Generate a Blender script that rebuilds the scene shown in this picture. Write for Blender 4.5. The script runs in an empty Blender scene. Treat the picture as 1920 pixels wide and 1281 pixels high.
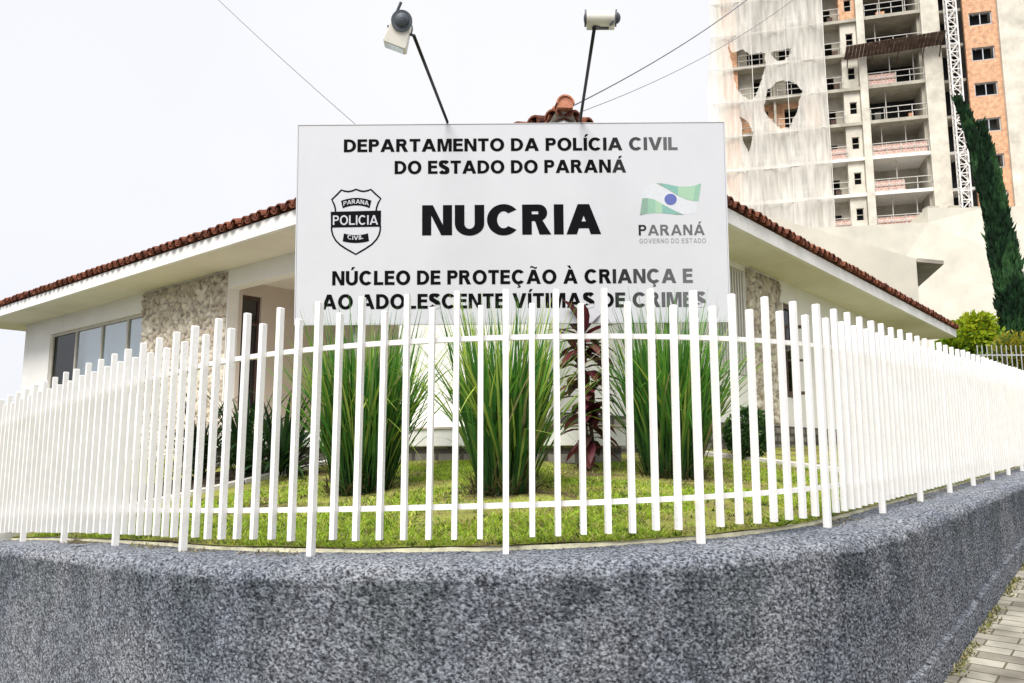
import bpy, math, random
import numpy as np
from mathutils import Vector, Matrix, noise
from mathutils.geometry import tessellate_polygon

random.seed(7)
rng = np.random.default_rng(11)
S = bpy.context.scene
C = S.collection
R_ = math.radians

# ------------------------------------------------------------------ camera, sky, sun, exposure
# z = 0 is the height of the photographer's eye; the pavement lies about 1.4 m below it.
cam_d = bpy.data.cameras.new("camera")
cam = bpy.data.objects.new("camera", cam_d)
C.objects.link(cam)
cam_d.sensor_width = 36.0
cam_d.lens = 36.0 * 1480 / 1920
cam_d.clip_start = 0.05
cam_d.clip_end = 2000
cam.location = (0, 0, 0)
cam.rotation_euler = (R_(90 + 7.905), 0, 0)
S.camera = cam

SUN_EL, SUN_AZ = 52.0, 203.0          # azimuth clockwise from +Y (the view direction)
W = bpy.data.worlds.new("World")
S.world = W
W.use_nodes = True
nt = W.node_tree
for n in list(nt.nodes):
    nt.nodes.remove(n)
sky = nt.nodes.new("ShaderNodeTexSky")
sky.sky_type = 'NISHITA'
sky.sun_disc = False
sky.sun_elevation = R_(SUN_EL)
sky.sun_rotation = R_(SUN_AZ)
sky.dust_density = 4.0
sky.air_density = 1.0
tc = nt.nodes.new("ShaderNodeTexCoord")
cl = nt.nodes.new("ShaderNodeTexNoise")
cl.inputs['Scale'].default_value = 1.6
cl.inputs['Detail'].default_value = 3
nt.links.new(tc.outputs['Generated'], cl.inputs['Vector'])
ramp = nt.nodes.new("ShaderNodeValToRGB")
ramp.color_ramp.elements[0].position = 0.3
ramp.color_ramp.elements[1].position = 0.7
ramp.color_ramp.elements[0].color = (0.90, 0.92, 0.99, 1)
ramp.color_ramp.elements[1].color = (1.0, 1.0, 1.02, 1)
nt.links.new(cl.outputs['Fac'], ramp.inputs['Fac'])
bg1 = nt.nodes.new("ShaderNodeBackground")
bg1.inputs['Strength'].default_value = 0.06
nt.links.new(sky.outputs['Color'], bg1.inputs['Color'])
bg2 = nt.nodes.new("ShaderNodeBackground")
bg2.inputs['Strength'].default_value = 0.53
nt.links.new(ramp.outputs['Color'], bg2.inputs['Color'])
mx = nt.nodes.new("ShaderNodeMixShader")
mx.inputs['Fac'].default_value = 0.93
nt.links.new(bg1.outputs[0], mx.inputs[1])
nt.links.new(bg2.outputs[0], mx.inputs[2])
wo = nt.nodes.new("ShaderNodeOutputWorld")
nt.links.new(mx.outputs[0], wo.inputs['Surface'])

sun_d = bpy.data.lights.new("sun", 'SUN')
sun_d.energy = 2.4
sun_d.angle = R_(34)
sun_d.color = (1.0, 0.965, 0.91)
sun = bpy.data.objects.new("sun", sun_d)
C.objects.link(sun)
sdir = Vector((math.sin(R_(SUN_AZ)) * math.cos(R_(SUN_EL)), math.cos(R_(SUN_AZ)) * math.cos(R_(SUN_EL)), math.sin(R_(SUN_EL))))
sun.rotation_euler = sdir.to_track_quat('Z', 'Y').to_euler()

S.view_settings.view_transform = 'Standard'
S.view_settings.look = 'None'
S.view_settings.gamma = 1
S.view_settings.exposure = 0.97
S.render.engine = 'CYCLES'
S.cycles.max_bounces = 6
S.cycles.transparent_max_bounces = 12

# ------------------------------------------------------------------ helpers
class MB:
    """collects shapes, links them as ONE mesh object"""
    def __init__(s):
        s.v, s.f, s.col = [], [], []
    def add(s, vs, fs, M=None, col=None):
        o = len(s.v)
        for p in vs:
            p = Vector(p)
            s.v.append(tuple(M @ p) if M is not None else tuple(p))
        s.f += [tuple(i + o for i in f) for f in fs]
        s.col += [col or (1, 1, 1, 1)] * len(vs)
    def box(s, x0, x1, y0, y1, z0, z1, M=None, col=None):
        vs = [(x0, y0, z0), (x1, y0, z0), (x1, y1, z0), (x0, y1, z0), (x0, y0, z1), (x1, y0, z1), (x1, y1, z1), (x0, y1, z1)]
        s.add(vs, [(0, 3, 2, 1), (4, 5, 6, 7), (0, 1, 5, 4), (1, 2, 6, 5), (2, 3, 7, 6), (3, 0, 4, 7)], M, col)
    def bar(s, p, q, w, h=None, col=None, up=(0, 0, 1)):
        p, q = Vector(p), Vector(q)
        h = h or w
        d = (q - p).normalized()
        u = Vector(up)
        if abs(d.dot(u)) > .98:
            u = Vector((1, 0, 0))
        r = d.cross(u).normalized()
        u = r.cross(d)
        vs = []
        for c in (p, q):
            for a, b in ((-1, -1), (1, -1), (1, 1), (-1, 1)):
                vs.append(c + r * a * w / 2 + u * b * h / 2)
        s.add(vs, [(0, 1, 2, 3), (7, 6, 5, 4), (0, 4, 5, 1), (1, 5, 6, 2), (2, 6, 7, 3), (3, 7, 4, 0)], None, col)
    def tube(s, pts, r, n=8, caps=True, col=None):
        pts = [Vector(p) for p in pts]
        rs = r if isinstance(r, (list, tuple)) else [r] * len(pts)
        vs, fs = [], []
        for i, p in enumerate(pts):
            d = (pts[min(i + 1, len(pts) - 1)] - pts[max(i - 1, 0)]).normalized()
            u = Vector((0, 0, 1)) if abs(d.z) < .9 else Vector((1, 0, 0))
            a = d.cross(u).normalized()
            b = a.cross(d)
            for k in range(n):
                t = 2 * math.pi * k / n
                vs.append(p + (a * math.cos(t) + b * math.sin(t)) * rs[i])
        for i in range(len(pts) - 1):
            for k in range(n):
                fs.append((i * n + k, i * n + (k + 1) % n, (i + 1) * n + (k + 1) % n, (i + 1) * n + k))
        if caps:
            fs.append(tuple(range(n))[::-1])
            fs.append(tuple((len(pts) - 1) * n + k for k in range(n)))
        s.add(vs, fs, None, col)
    def prism(s, loop, dvec, col=None):
        """closed planar loop of 3D points, extruded by dvec"""
        n = len(loop)
        d = Vector(dvec)
        vs = [Vector(p) for p in loop] + [Vector(p) + d for p in loop]
        fs = [tuple(range(n))[::-1], tuple(range(n, 2 * n))] + [(k, (k + 1) % n, n + (k + 1) % n, n + k) for k in range(n)]
        s.add(vs, fs, None, col)
    def build(s, name, mat, parent=None, smooth=False, use_col=False, bevel=0):
        me = bpy.data.meshes.new(name)
        me.from_pydata(s.v, [], s.f)
        if use_col:
            a = me.color_attributes.new("tint", 'FLOAT_COLOR', 'POINT')
            a.data.foreach_set("color", [c for q in s.col for c in q])
        me.update()
        return link(name, me, mat, parent, smooth, bevel)

def link(name, me, mat, parent=None, smooth=False, bevel=0):
    o = bpy.data.objects.new(name, me)
    C.objects.link(o)
    if mat:
        me.materials.append(mat)
    if smooth:
        me.shade_smooth()
    if bevel:
        m = o.modifiers.new("bevel", 'BEVEL')
        m.width = bevel
        m.segments = 2
        m.limit_method = 'ANGLE'
    if parent:
        o.parent = parent
    return o

def np_mesh(name, V, F, mat, parent=None, col=None, smooth=False):
    """V (n,3), F (m,k) with k = 3 or 4"""
    me = bpy.data.meshes.new(name)
    V = np.asarray(V, dtype=np.float32)
    F = np.asarray(F, dtype=np.int32)
    k = F.shape[1]
    me.vertices.add(len(V))
    me.vertices.foreach_set("co", V.ravel())
    me.loops.add(F.size)
    me.loops.foreach_set("vertex_index", F.ravel())
    me.polygons.add(len(F))
    me.polygons.foreach_set("loop_start", np.arange(0, F.size, k, dtype=np.int32))
    me.update(calc_edges=True)
    me.validate()
    if col is not None:
        a = me.color_attributes.new("tint", 'FLOAT_COLOR', 'POINT')
        a.data.foreach_set("color", np.asarray(col, dtype=np.float32).ravel())
    return link(name, me, mat, parent, smooth)

def tag(o, label=None, cat=None, group=None, kind=None):
    if label: o["label"] = label
    if cat: o["category"] = cat
    if group: o["group"] = group
    if kind: o["kind"] = kind
    return o

def thing(name, loc, label, cat, group=None, rz=0, kind=None):
    e = bpy.data.objects.new(name, None)
    e.empty_display_size = .2
    C.objects.link(e)
    e.location = loc
    e.rotation_euler = (0, 0, rz)
    return tag(e, label, cat, group, kind)

# ------------------------------------------------------------------ materials
def mat(name, col, rough=.7, var=.15, scale=6.0, bump=0.0, bscale=60.0, spec=.3, metal=0.0, col2=None, tint=False, transl=0.0, stretch=None, detail=6):
    m = bpy.data.materials.new(name)
    m.use_nodes = True
    t = m.node_tree
    b = t.nodes["Principled BSDF"]
    b.inputs['Roughness'].default_value = rough
    b.inputs['Metallic'].default_value = metal
    b.inputs['Specular IOR Level'].default_value = spec
    co = t.nodes.new("ShaderNodeTexCoord")
    vec = co.outputs['Object']
    if stretch:
        mp = t.nodes.new("ShaderNodeMapping")
        mp.inputs['Scale'].default_value = stretch
        t.links.new(vec, mp.inputs['Vector'])
        vec = mp.outputs['Vector']
    nz = t.nodes.new("ShaderNodeTexNoise")
    nz.inputs['Scale'].default_value = scale
    nz.inputs['Detail'].default_value = detail
    nz.inputs['Roughness'].default_value = .65
    t.links.new(vec, nz.inputs['Vector'])
    rp = t.nodes.new("ShaderNodeValToRGB")
    rp.color_ramp.elements[0].position = .32
    rp.color_ramp.elements[1].position = .68
    c2 = col2 or tuple(max(0, c * (1 - var)) for c in col)
    rp.color_ramp.elements[0].color = (*c2, 1)
    rp.color_ramp.elements[1].color = (*tuple(min(1, c * (1 + var * .4)) for c in col), 1)
    t.links.new(nz.outputs['Fac'], rp.inputs['Fac'])
    out = rp.outputs['Color']
    if tint:
        at = t.nodes.new("ShaderNodeAttribute")
        at.attribute_name = "tint"
        mm = t.nodes.new("ShaderNodeMix")
        mm.data_type = 'RGBA'
        mm.blend_type = 'MULTIPLY'
        mm.inputs[0].default_value = 1
        t.links.new(out, mm.inputs[6])
        t.links.new(at.outputs['Color'], mm.inputs[7])
        out = mm.outputs[2]
    t.links.new(out, b.inputs['Base Color'])
    if bump:
        n2 = t.nodes.new("ShaderNodeTexNoise")
        n2.inputs['Scale'].default_value = bscale
        n2.inputs['Detail'].default_value = 4
        t.links.new(co.outputs['Object'], n2.inputs['Vector'])
        bp = t.nodes.new("ShaderNodeBump")
        bp.inputs['Strength'].default_value = bump
        bp.inputs['Distance'].default_value = .02
        t.links.new(n2.outputs['Fac'], bp.inputs['Height'])
        t.links.new(bp.outputs['Normal'], b.inputs['Normal'])
    if transl:
        tr = t.nodes.new("ShaderNodeBsdfTranslucent")
        t.links.new(out, tr.inputs['Color'])
        mxs = t.nodes.new("ShaderNodeMixShader")
        mxs.inputs['Fac'].default_value = transl
        t.links.new(b.outputs[0], mxs.inputs[1])
        t.links.new(tr.outputs[0], mxs.inputs[2])
        t.links.new(mxs.outputs[0], t.nodes["Material Output"].inputs['Surface'])
    return m

def brick_mat(name, c1, c2, mortar, scale, bw=.5, bh=.25, msize=.02, rough=.85, bump=.4, axes='xy', rot=0.0, var=.5):
    m = bpy.data.materials.new(name)
    m.use_nodes = True
    t = m.node_tree
    b = t.nodes["Principled BSDF"]
    b.inputs['Roughness'].default_value = rough
    b.inputs['Specular IOR Level'].default_value = .2
    co = t.nodes.new("ShaderNodeTexCoord")
    sx = t.nodes.new("ShaderNodeSeparateXYZ")
    t.links.new(co.outputs['Object'], sx.inputs[0])
    cx = t.nodes.new("ShaderNodeCombineXYZ")
    t.links.new(sx.outputs['XYZ'.index(axes[0].upper())], cx.inputs[0])
    t.links.new(sx.outputs['XYZ'.index(axes[1].upper())], cx.inputs[1])
    mp = t.nodes.new("ShaderNodeMapping")
    mp.inputs['Rotation'].default_value = (0, 0, rot)
    t.links.new(cx.outputs[0], mp.inputs['Vector'])
    br = t.nodes.new("ShaderNodeTexBrick")
    br.inputs['Scale'].default_value = scale
    br.inputs['Color1'].default_value = (*c1, 1)
    br.inputs['Color2'].default_value = (*c2, 1)
    br.inputs['Mortar'].default_value = (*mortar, 1)
    br.inputs['Mortar Size'].default_value = msize
    br.inputs['Brick Width'].default_value = bw
    br.inputs['Row Height'].default_value = bh
    t.links.new(mp.outputs[0], br.inputs['Vector'])
    nz = t.nodes.new("ShaderNodeTexNoise")
    nz.inputs['Scale'].default_value = 3.0
    nz.inputs['Detail'].default_value = 8
    t.links.new(co.outputs['Object'], nz.inputs['Vector'])
    mr = t.nodes.new("ShaderNodeMapRange")
    mr.inputs['From Min'].default_value = .3
    mr.inputs['From Max'].default_value = .7
    mr.inputs['To Min'].default_value = 1 - var
    mr.inputs['To Max'].default_value = 1.1
    t.links.new(nz.outputs['Fac'], mr.inputs['Value'])
    mm = t.nodes.new("ShaderNodeMix")
    mm.data_type = 'RGBA'
    mm.blend_type = 'MULTIPLY'
    mm.inputs[0].default_value = 1
    t.links.new(br.outputs['Color'], mm.inputs[6])
    t.links.new(mr.outputs[0], mm.inputs[7])
    t.links.new(mm.outputs[2], b.inputs['Base Color'])
    bp = t.nodes.new("ShaderNodeBump")
    bp.inputs['Strength'].default_value = bump
    bp.inputs['Distance'].default_value = .02
    bp.invert = True
    t.links.new(br.outputs['Fac'], bp.inputs['Height'])
    t.links.new(bp.outputs['Normal'], b.inputs['Normal'])
    return m

def pane_mat(name, tint, gloss):
    m = bpy.data.materials.new(name)
    m.use_nodes = True
    t = m.node_tree
    for n in list(t.nodes):
        if n.type == 'BSDF_PRINCIPLED':
            t.nodes.remove(n)
    tr = t.nodes.new("ShaderNodeBsdfTransparent")
    tr.inputs['Color'].default_value = (*tint, 1)
    gl = t.nodes.new("ShaderNodeBsdfGlossy")
    gl.inputs['Roughness'].default_value = .03
    gl.inputs['Color'].default_value = (.9, .92, .93, 1)
    mxs = t.nodes.new("ShaderNodeMixShader")
    mxs.inputs['Fac'].default_value = gloss
    t.links.new(tr.outputs[0], mxs.inputs[1])
    t.links.new(gl.outputs[0], mxs.inputs[2])
    t.links.new(mxs.outputs[0], t.nodes["Material Output"].inputs['Surface'])
    return m

def net_mat(name, col, alpha):
    m = bpy.data.materials.new(name)
    m.use_nodes = True
    t = m.node_tree
    for n in list(t.nodes):
        if n.type == 'BSDF_PRINCIPLED':
            t.nodes.remove(n)
    co = t.nodes.new("ShaderNodeTexCoord")
    mp = t.nodes.new("ShaderNodeMapping")
    mp.inputs['Scale'].default_value = (2.2, 2.2, .22)
    t.links.new(co.outputs['Object'], mp.inputs['Vector'])
    nz = t.nodes.new("ShaderNodeTexNoise")
    nz.inputs['Scale'].default_value = 1.6
    nz.inputs['Detail'].default_value = 6
    t.links.new(mp.outputs[0], nz.inputs['Vector'])
    mr = t.nodes.new("ShaderNodeMapRange")
    mr.inputs['From Min'].default_value = .35
    mr.inputs['From Max'].default_value = .65
    mr.inputs['To Min'].default_value = alpha - .16
    mr.inputs['To Max'].default_value = min(1, alpha + .12)
    t.links.new(nz.outputs['Fac'], mr.inputs['Value'])
    tr = t.nodes.new("ShaderNodeBsdfTransparent")
    df = t.nodes.new("ShaderNodeBsdfDiffuse")
    df.inputs['Color'].default_value = (*col, 1)
    tl = t.nodes.new("ShaderNodeBsdfTranslucent")
    tl.inputs['Color'].default_value = (*col, 1)
    m1 = t.nodes.new("ShaderNodeMixShader")
    m1.inputs['Fac'].default_value = .3
    t.links.new(df.outputs[0], m1.inputs[1])
    t.links.new(tl.outputs[0], m1.inputs[2])
    m2 = t.nodes.new("ShaderNodeMixShader")
    t.links.new(mr.outputs[0], m2.inputs['Fac'])
    t.links.new(tr.outputs[0], m2.inputs[1])
    t.links.new(m1.outputs[0], m2.inputs[2])
    t.links.new(m2.outputs[0], t.nodes["Material Output"].inputs['Surface'])
    return m

M = {}
M['fence'] = mat('fence_paint', (.86, .845, .83), .45, .09, 5, .10, 60, .35)
M['house'] = mat('house_paint', (.88, .87, .84), .8, .07, 1.3, .1, 120, .2)
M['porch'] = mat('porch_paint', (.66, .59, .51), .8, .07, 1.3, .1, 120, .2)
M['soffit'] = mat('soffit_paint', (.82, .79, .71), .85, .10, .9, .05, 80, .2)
M['terracotta'] = mat('terracotta', (.22, .078, .045), .9, .5, 5, .4, 40, .15, col2=(.06, .024, .018))
M['hip_clay'] = mat('hip_clay', (.55, .24, .15), .85, .3, 14, .4, 60, .2, col2=(.38, .15, .09))
M['mortar'] = mat('pale_mortar', (.55, .52, .46), .9, .4, 8, .4, 40, .2)
M['podium'] = mat('pale_podium', (.68, .645, .55), .9, .2, .35, .2, 14, .2)
M['concrete'] = mat('raw_concrete', (.46, .43, .36), .9, .32, .9, .3, 14, .2)
M['concrete_pale'] = mat('pale_concrete', (.68, .64, .55), .9, .32, .6, .2, 14, .2)
M['plaster'] = mat('white_plaster', (.8, .78, .74), .9, .12, .8, 0, 10, .2)
M['dark'] = mat('dark_interior', (.03, .032, .036), .9, .3, 1.2)  # near-black, shade inside rooms and recesses put into the colour
M['dim'] = mat('dim_concrete', (.13, .125, .115), .9, .4, .8)  # concrete darkened for the shade of inner rooms
M['clay_block'] = brick_mat('clay_block', (.80, .43, .24), (.70, .36, .20), (.62, .50, .38), 1.0, .42, .21, .02, axes='xz', var=.35)
M['pink_block'] = brick_mat('pink_block', (.66, .36, .29), (.60, .31, .25), (.70, .60, .54), 1.0, .3, .2, .035, axes='xz', var=.3)
M['steel_white'] = mat('white_metal_rail', (.78, .76, .74), .5, .08, 3)
M['rail_dull'] = mat('dull_site_rail', (.56, .54, .50), .7, .3, 2)
M['steel_grey'] = mat('galvanised_steel', (.50, .52, .55), .45, .2, 4, metal=.35, spec=.5)
M['black'] = mat('black_paint', (.012, .013, .017), .45, .3, 12, spec=.4)
M['lamp_white'] = mat('lamp_white', (.80, .77, .69), .4, .12, 9, spec=.4)
M['lamp_dark'] = mat('lamp_dark_grey', (.085, .10, .12), .5, .3, 18, spec=.4)
M['wood_dark'] = mat('weathered_boards', (.13, .085, .065), .85, .6, 1.8, .4, 12)
M['panel'] = mat('sign_panel', (.59, .595, .63), .38, .03, 2, 0, 30, .45)
M['sign_steel'] = mat('sign_edge_steel', (.38, .38, .39), .5, .2, 8, spec=.4)
M['ink'] = mat('black_ink', (.95, .95, 1.0), .75, .06, 30, tint=True, spec=.06)
M['net'] = net_mat('safety_net', (.97, .94, .87), .70)
M['glass'] = pane_mat('window_glass', (.80, .86, .90), .26)
M['glass_dark'] = pane_mat('dark_glass', (.25, .27, .3), .10)
M['blind'] = mat('blind_fabric', (.80, .82, .82), .8, .12, 4)
M['frame_alu'] = mat('window_frame_alu', (.52, .49, .43), .5, .12, 8, spec=.4)
M['brown_frame'] = mat('brown_metal_frame', (.10, .06, .05), .5, .25, 8, spec=.4)
M['cable'] = mat('cable_grey', (.16, .16, .18), .6, .2, 10)
M['leaf'] = mat('leaf', (1.0, 1.0, 1.0), .5, .22, 9, spec=.35, tint=True, transl=.35)
M['leaf_dull'] = mat('dull_needles', (1.0, 1.0, 1.0), .7, .3, 5, spec=.2, tint=True, transl=.12)
M['bark'] = mat('bark', (.16, .12, .09), .9, .5, 14, .6, 40)
M['soil'] = mat('soil', (.10, .075, .05), .95, .5, 8, .6, 40)
M['kerb_white'] = mat('whitewashed_kerb', (.72, .70, .66), .85, .2, 6, .3, 40)
M['asphalt'] = mat('asphalt', (.055, .055, .058), .9, .3, 4, .5, 120)
M['brown_leaf'] = mat('dead_leaf', (.09, .075, .04), .8, .4, 40)

def lawn_mat():
    m = mat('lawn_soil', (.28, .33, .06), .95, .4, 2.6, .7, 70, .1, col2=(.22, .18, .07), detail=10)
    t = m.node_tree
    b = t.nodes["Principled BSDF"]
    src = b.inputs['Base Color'].links[0].from_socket
    co = [n for n in t.nodes if n.type == 'TEX_COORD'][0]
    nz = t.nodes.new("ShaderNodeTexNoise")
    nz.inputs['Scale'].default_value = 1.7
    nz.inputs['Detail'].default_value = 7
    t.links.new(co.outputs['Object'], nz.inputs['Vector'])
    r = t.nodes.new("ShaderNodeValToRGB")
    r.color_ramp.elements[0].position = .5
    r.color_ramp.elements[1].position = .66
    t.links.new(nz.outputs['Fac'], r.inputs['Fac'])
    mm = t.nodes.new("ShaderNodeMix")
    mm.data_type = 'RGBA'
    t.links.new(r.outputs['Color'], mm.inputs[0])
    t.links.new(src, mm.inputs[6])
    mm.inputs[7].default_value = (.11, .075, .045, 1)
    t.links.new(mm.outputs[2], b.inputs['Base Color'])
    return m
M['lawn'] = lawn_mat()

def roughcast_mat():
    m = bpy.data.materials.new('roughcast_grey')
    m.use_nodes = True
    t = m.node_tree
    N, Lk = t.nodes, t.links
    b = N["Principled BSDF"]
    b.inputs['Roughness'].default_value = .92
    b.inputs['Specular IOR Level'].default_value = .15
    co = N.new("ShaderNodeTexCoord")
    def nz(scale, detail, stretch=None, rough=.6):
        n = N.new("ShaderNodeTexNoise")
        n.inputs['Scale'].default_value = scale
        n.inputs['Detail'].default_value = detail
        n.inputs['Roughness'].default_value = rough
        if stretch:
            mp = N.new("ShaderNodeMapping")
            mp.inputs['Scale'].default_value = stretch
            Lk.new(co.outputs['Object'], mp.inputs['Vector'])
            Lk.new(mp.outputs[0], n.inputs['Vector'])
        else:
            Lk.new(co.outputs['Object'], n.inputs['Vector'])
        return n
    def ramp(src, p0, c0, p1, c1):
        r = N.new("ShaderNodeValToRGB")
        r.color_ramp.elements[0].position = p0
        r.color_ramp.elements[1].position = p1
        r.color_ramp.elements[0].color = (*c0, 1)
        r.color_ramp.elements[1].color = (*c1, 1)
        Lk.new(src, r.inputs['Fac'])
        return r.outputs['Color']
    def mix(bt, a, bb, fac=1.0):
        k = N.new("ShaderNodeMix")
        k.data_type = 'RGBA'
        k.blend_type = bt
        if hasattr(fac, 'node'):
            Lk.new(fac, k.inputs[0])
        else:
            k.inputs[0].default_value = fac
        Lk.new(a, k.inputs[6])
        if isinstance(bb, tuple):
            k.inputs[7].default_value = (*bb, 1)
        else:
            Lk.new(bb, k.inputs[7])
        return k.outputs[2]
    grit = nz(66, 5, (1, 1, 1.4), .66)
    base = ramp(grit.outputs['Fac'], .39, (.045, .049, .060), .60, (.38, .405, .455))
    at = N.new("ShaderNodeAttribute")
    at.attribute_name = "tint"                      # r = grain height, shade painted into the hollows of the cast, g = height below the coping
    sep = N.new("ShaderNodeSeparateColor")
    Lk.new(at.outputs['Color'], sep.inputs[0])
    base = mix('MULTIPLY', base, ramp(sep.outputs[0], 0.03, (.36, .365, .38), .52, (1.05, 1.05, 1.05)))
    streak = nz(3.4, 6, (1, 1, .14))
    st = ramp(streak.outputs['Fac'], .42, (0, 0, 0), .58, (1, 1, 1))
    g = ramp(sep.outputs[1], .05, (1, 1, 1), .72, (.06, .06, .06))
    fac = mix('MULTIPLY', st, g)
    base = mix('MULTIPLY', base, (.56, .60, .59), fac)
    big = nz(1.1, 4)
    base = mix('MULTIPLY', base, ramp(big.outputs['Fac'], .35, (.74, .76, .80), .65, (1.08, 1.06, 1.03)))
    Lk.new(base, b.inputs['Base Color'])
    fine = nz(150, 3)
    bp = N.new("ShaderNodeBump")
    bp.inputs['Strength'].default_value = .6
    bp.inputs['Distance'].default_value = .006
    Lk.new(fine.outputs['Fac'], bp.inputs['Height'])
    b2 = N.new("ShaderNodeBump")
    b2.inputs['Strength'].default_value = 1.0
    b2.inputs['Distance'].default_value = .012
    Lk.new(grit.outputs['Fac'], b2.inputs['Height'])
    Lk.new(bp.outputs['Normal'], b2.inputs['Normal'])
    Lk.new(b2.outputs['Normal'], b.inputs['Normal'])
    return m
M['roughcast'] = roughcast_mat()

def stone_mat():
    m = mat('field_stone', (.86, .80, .70), .9, .3, 3.5, .6, 60, .2, col2=(.74, .64, .51), tint=True)
    return m
M['mortar_edge'] = mat('coping_mortar', (.72, .69, .50), .9, .35, 5, .4, 40, .2)
M['stone'] = stone_mat()
M['plinth'] = brick_mat('plinth_stone', (.30, .28, .25), (.20, .19, .17), (.10, .09, .08), 1.0, .38, .14, .03, axes='xz')
M['plinth_y'] = brick_mat('plinth_stone_side', (.30, .28, .25), (.20, .19, .17), (.10, .09, .08), 1.0, .38, .14, .03, axes='yz')
M['paver'] = brick_mat('stone_paver', (.50, .475, .40), (.27, .245, .20), (.15, .135, .09), 1.0, .34, .125, .006, axes='xy', rot=R_(41), bump=.8, var=.55)

# ------------------------------------------------------------------ plan of the plot
O = Vector((.52, 7.48))                 # eave corner of the house
Rv = Vector((.6441, .7649))             # along the right wing (and the right street)
Lv = Vector((-.7649, .6441))            # along the left wing
HOUSE_RZ = math.atan2(.7649, .6441)
CC = (-.04, 6.454); RR = 2.64; HL = 2.157
DL = (-.722, .692); DR = (.646, .763)
TL = (-1.87, 4.55); TR = (1.976, 4.746)

def path(s):
    """point, tangent (towards the right) and outward normal of the fence line"""
    if s > HL:
        t = s - HL
        return (TR[0] + DR[0] * t, TR[1] + DR[1] * t), DR, (DR[1], -DR[0])
    if s < -HL:
        t = -s - HL
        return (TL[0] + DL[0] * t, TL[1] + DL[1] * t), (-DL[0], -DL[1]), (-DL[1], DL[0])
    a = .052 + s / HL * R_(46.8)
    return (CC[0] + RR * math.sin(a), CC[1] - RR * math.cos(a)), (math.cos(a), math.sin(a)), (math.sin(a), -math.cos(a))

def zb(s):
    """height of the picket feet"""
    if s >= 0: return -.397 + .0273 * s
    if s > -6: return -.397 + .0273 * s - .0045 * s * s
    return -.7228 + (s + 6) * .0813

def zp(s):
    """height of the pavement at the wall"""
    if s > 6: return -.95 + (s - 6) * .05
    if s > -2: return -.95 + (s - 6) * .105
    return -1.79 + (s + 2) * .055

def sd(X, Y):
    dl = (X - TL[0]) * DL[0] + (Y - TL[1]) * DL[1]
    dr = (X - TR[0]) * DR[0] + (Y - TR[1]) * DR[1]
    best = None
    if dl > 0: best = (-HL - dl, (X - TL[0]) * .692 + (Y - TL[1]) * .722)
    if dr > 0:
        c = (HL + dr, -(X - TR[0]) * .763 + (Y - TR[1]) * .646)
        if best is None or abs(c[1]) < abs(best[1]): best = c
    if best is None:
        a = math.atan2(X - CC[0], -(Y - CC[1]))
        best = ((a - .052) * RR, RR - math.hypot(X - CC[0], Y - CC[1]))
    return best

def gz(X, Y):
    s, d = sd(X, Y)
    w = max(0, min(1, d / 4.5))
    a = (X - O.x) * Rv.x + (Y - O.y) * Rv.y
    tg = min(.2, max(0, .016 * a))
    return (zb(s) - .06) * (1 - w) + tg * w

# ------------------------------------------------------------------ ground, pavement, garden soil
mb = MB()
mb.add([(-900, -900, -2.6), (900, -900, -2.6), (900, 900, -2.6), (-900, 900, -2.6)], [(0, 1, 2, 3)])
tag(mb.build('ground', M['asphalt']), "grey asphalt street surface reaching past the plot", None, kind='structure')

def strip(name, u0, u1, dz0, dz1, m, kind='structure', s0=-14, s1=22, skirt=None):
    b = MB()
    ss = np.arange(s0, s1 + .01, .25)
    vs, fs = [], []
    for s in ss:
        p, t, n = path(s)
        row = [(p[0] + n[0] * u0, p[1] + n[1] * u0, zp(s) + dz0), (p[0] + n[0] * u1, p[1] + n[1] * u1, zp(s) + dz1)]
        if skirt: row.append((p[0] + n[0] * (u1 + .01), p[1] + n[1] * (u1 + .01), -2.7))
        vs += row
    k = 3 if skirt else 2
    for i in range(len(ss) - 1):
        for j in range(k - 1):
            fs.append((i * k + j, i * k + j + 1, (i + 1) * k + j + 1, (i + 1) * k + j))
    b.add(vs, fs)
    return tag(b.build(name, m), None, None, kind=kind)
strip('pavement', .22, 4.6, 0, -.06, M['paver'])
strip('kerb', 4.60, 4.76, -.055, -.06, M['kerb_white'], skirt=True)

# garden soil sheet (inside the wall)
vs, fs, idx = [], [], {}
ss = np.concatenate([np.arange(-14, -3, .4), np.arange(-3, 3, .15), np.arange(3, 22.1, .4)])
ds = [.10, .25, .5, .9, 1.3, 1.8, 2.3, 2.5]
vs, fs = [], []
for s in ss:
    p, t, n = path(s)
    for d in ds:
        x, y = p[0] - n[0] * d, p[1] - n[1] * d
        q, r = noise.noise((x * 2.1, y * 2.1, 3)) * .012, 0
        vs.append((x, y, gz(x, y) + q))
k = len(ds)
for i in range(len(ss) - 1):
    for j in range(k - 1):
        fs.append((i * k + j, (i + 1) * k + j, (i + 1) * k + j + 1, i * k + j + 1))
# inner region as a regular grid, cut where the strip lies
b = MB(); b.add(vs, fs)
gx = np.arange(-14, 26, .25); gy = np.arange(5.5, 40, .25)
gv, gf = [], []
G = {}
for i, x in enumerate(gx):
    for j, y in enumerate(gy):
        s, d = sd(x, y)
        if d > 2.15 and abs(s) < 30:
            G[i, j] = len(gv)
            gv.append((x, y, gz(x, y) + noise.noise((x * 2.1, y * 2.1, 3)) * .012 - (.01 if d < 2.5 else 0)))
for (i, j) in G:
    q = [(i, j), (i + 1, j), (i + 1, j + 1), (i, j + 1)]
    if all(c in G for c in q): gf.append([G[c] for c in q])
b.add(gv, gf)
tag(b.build('garden_ground', M['lawn'], smooth=True), None, None, kind='structure')

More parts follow.
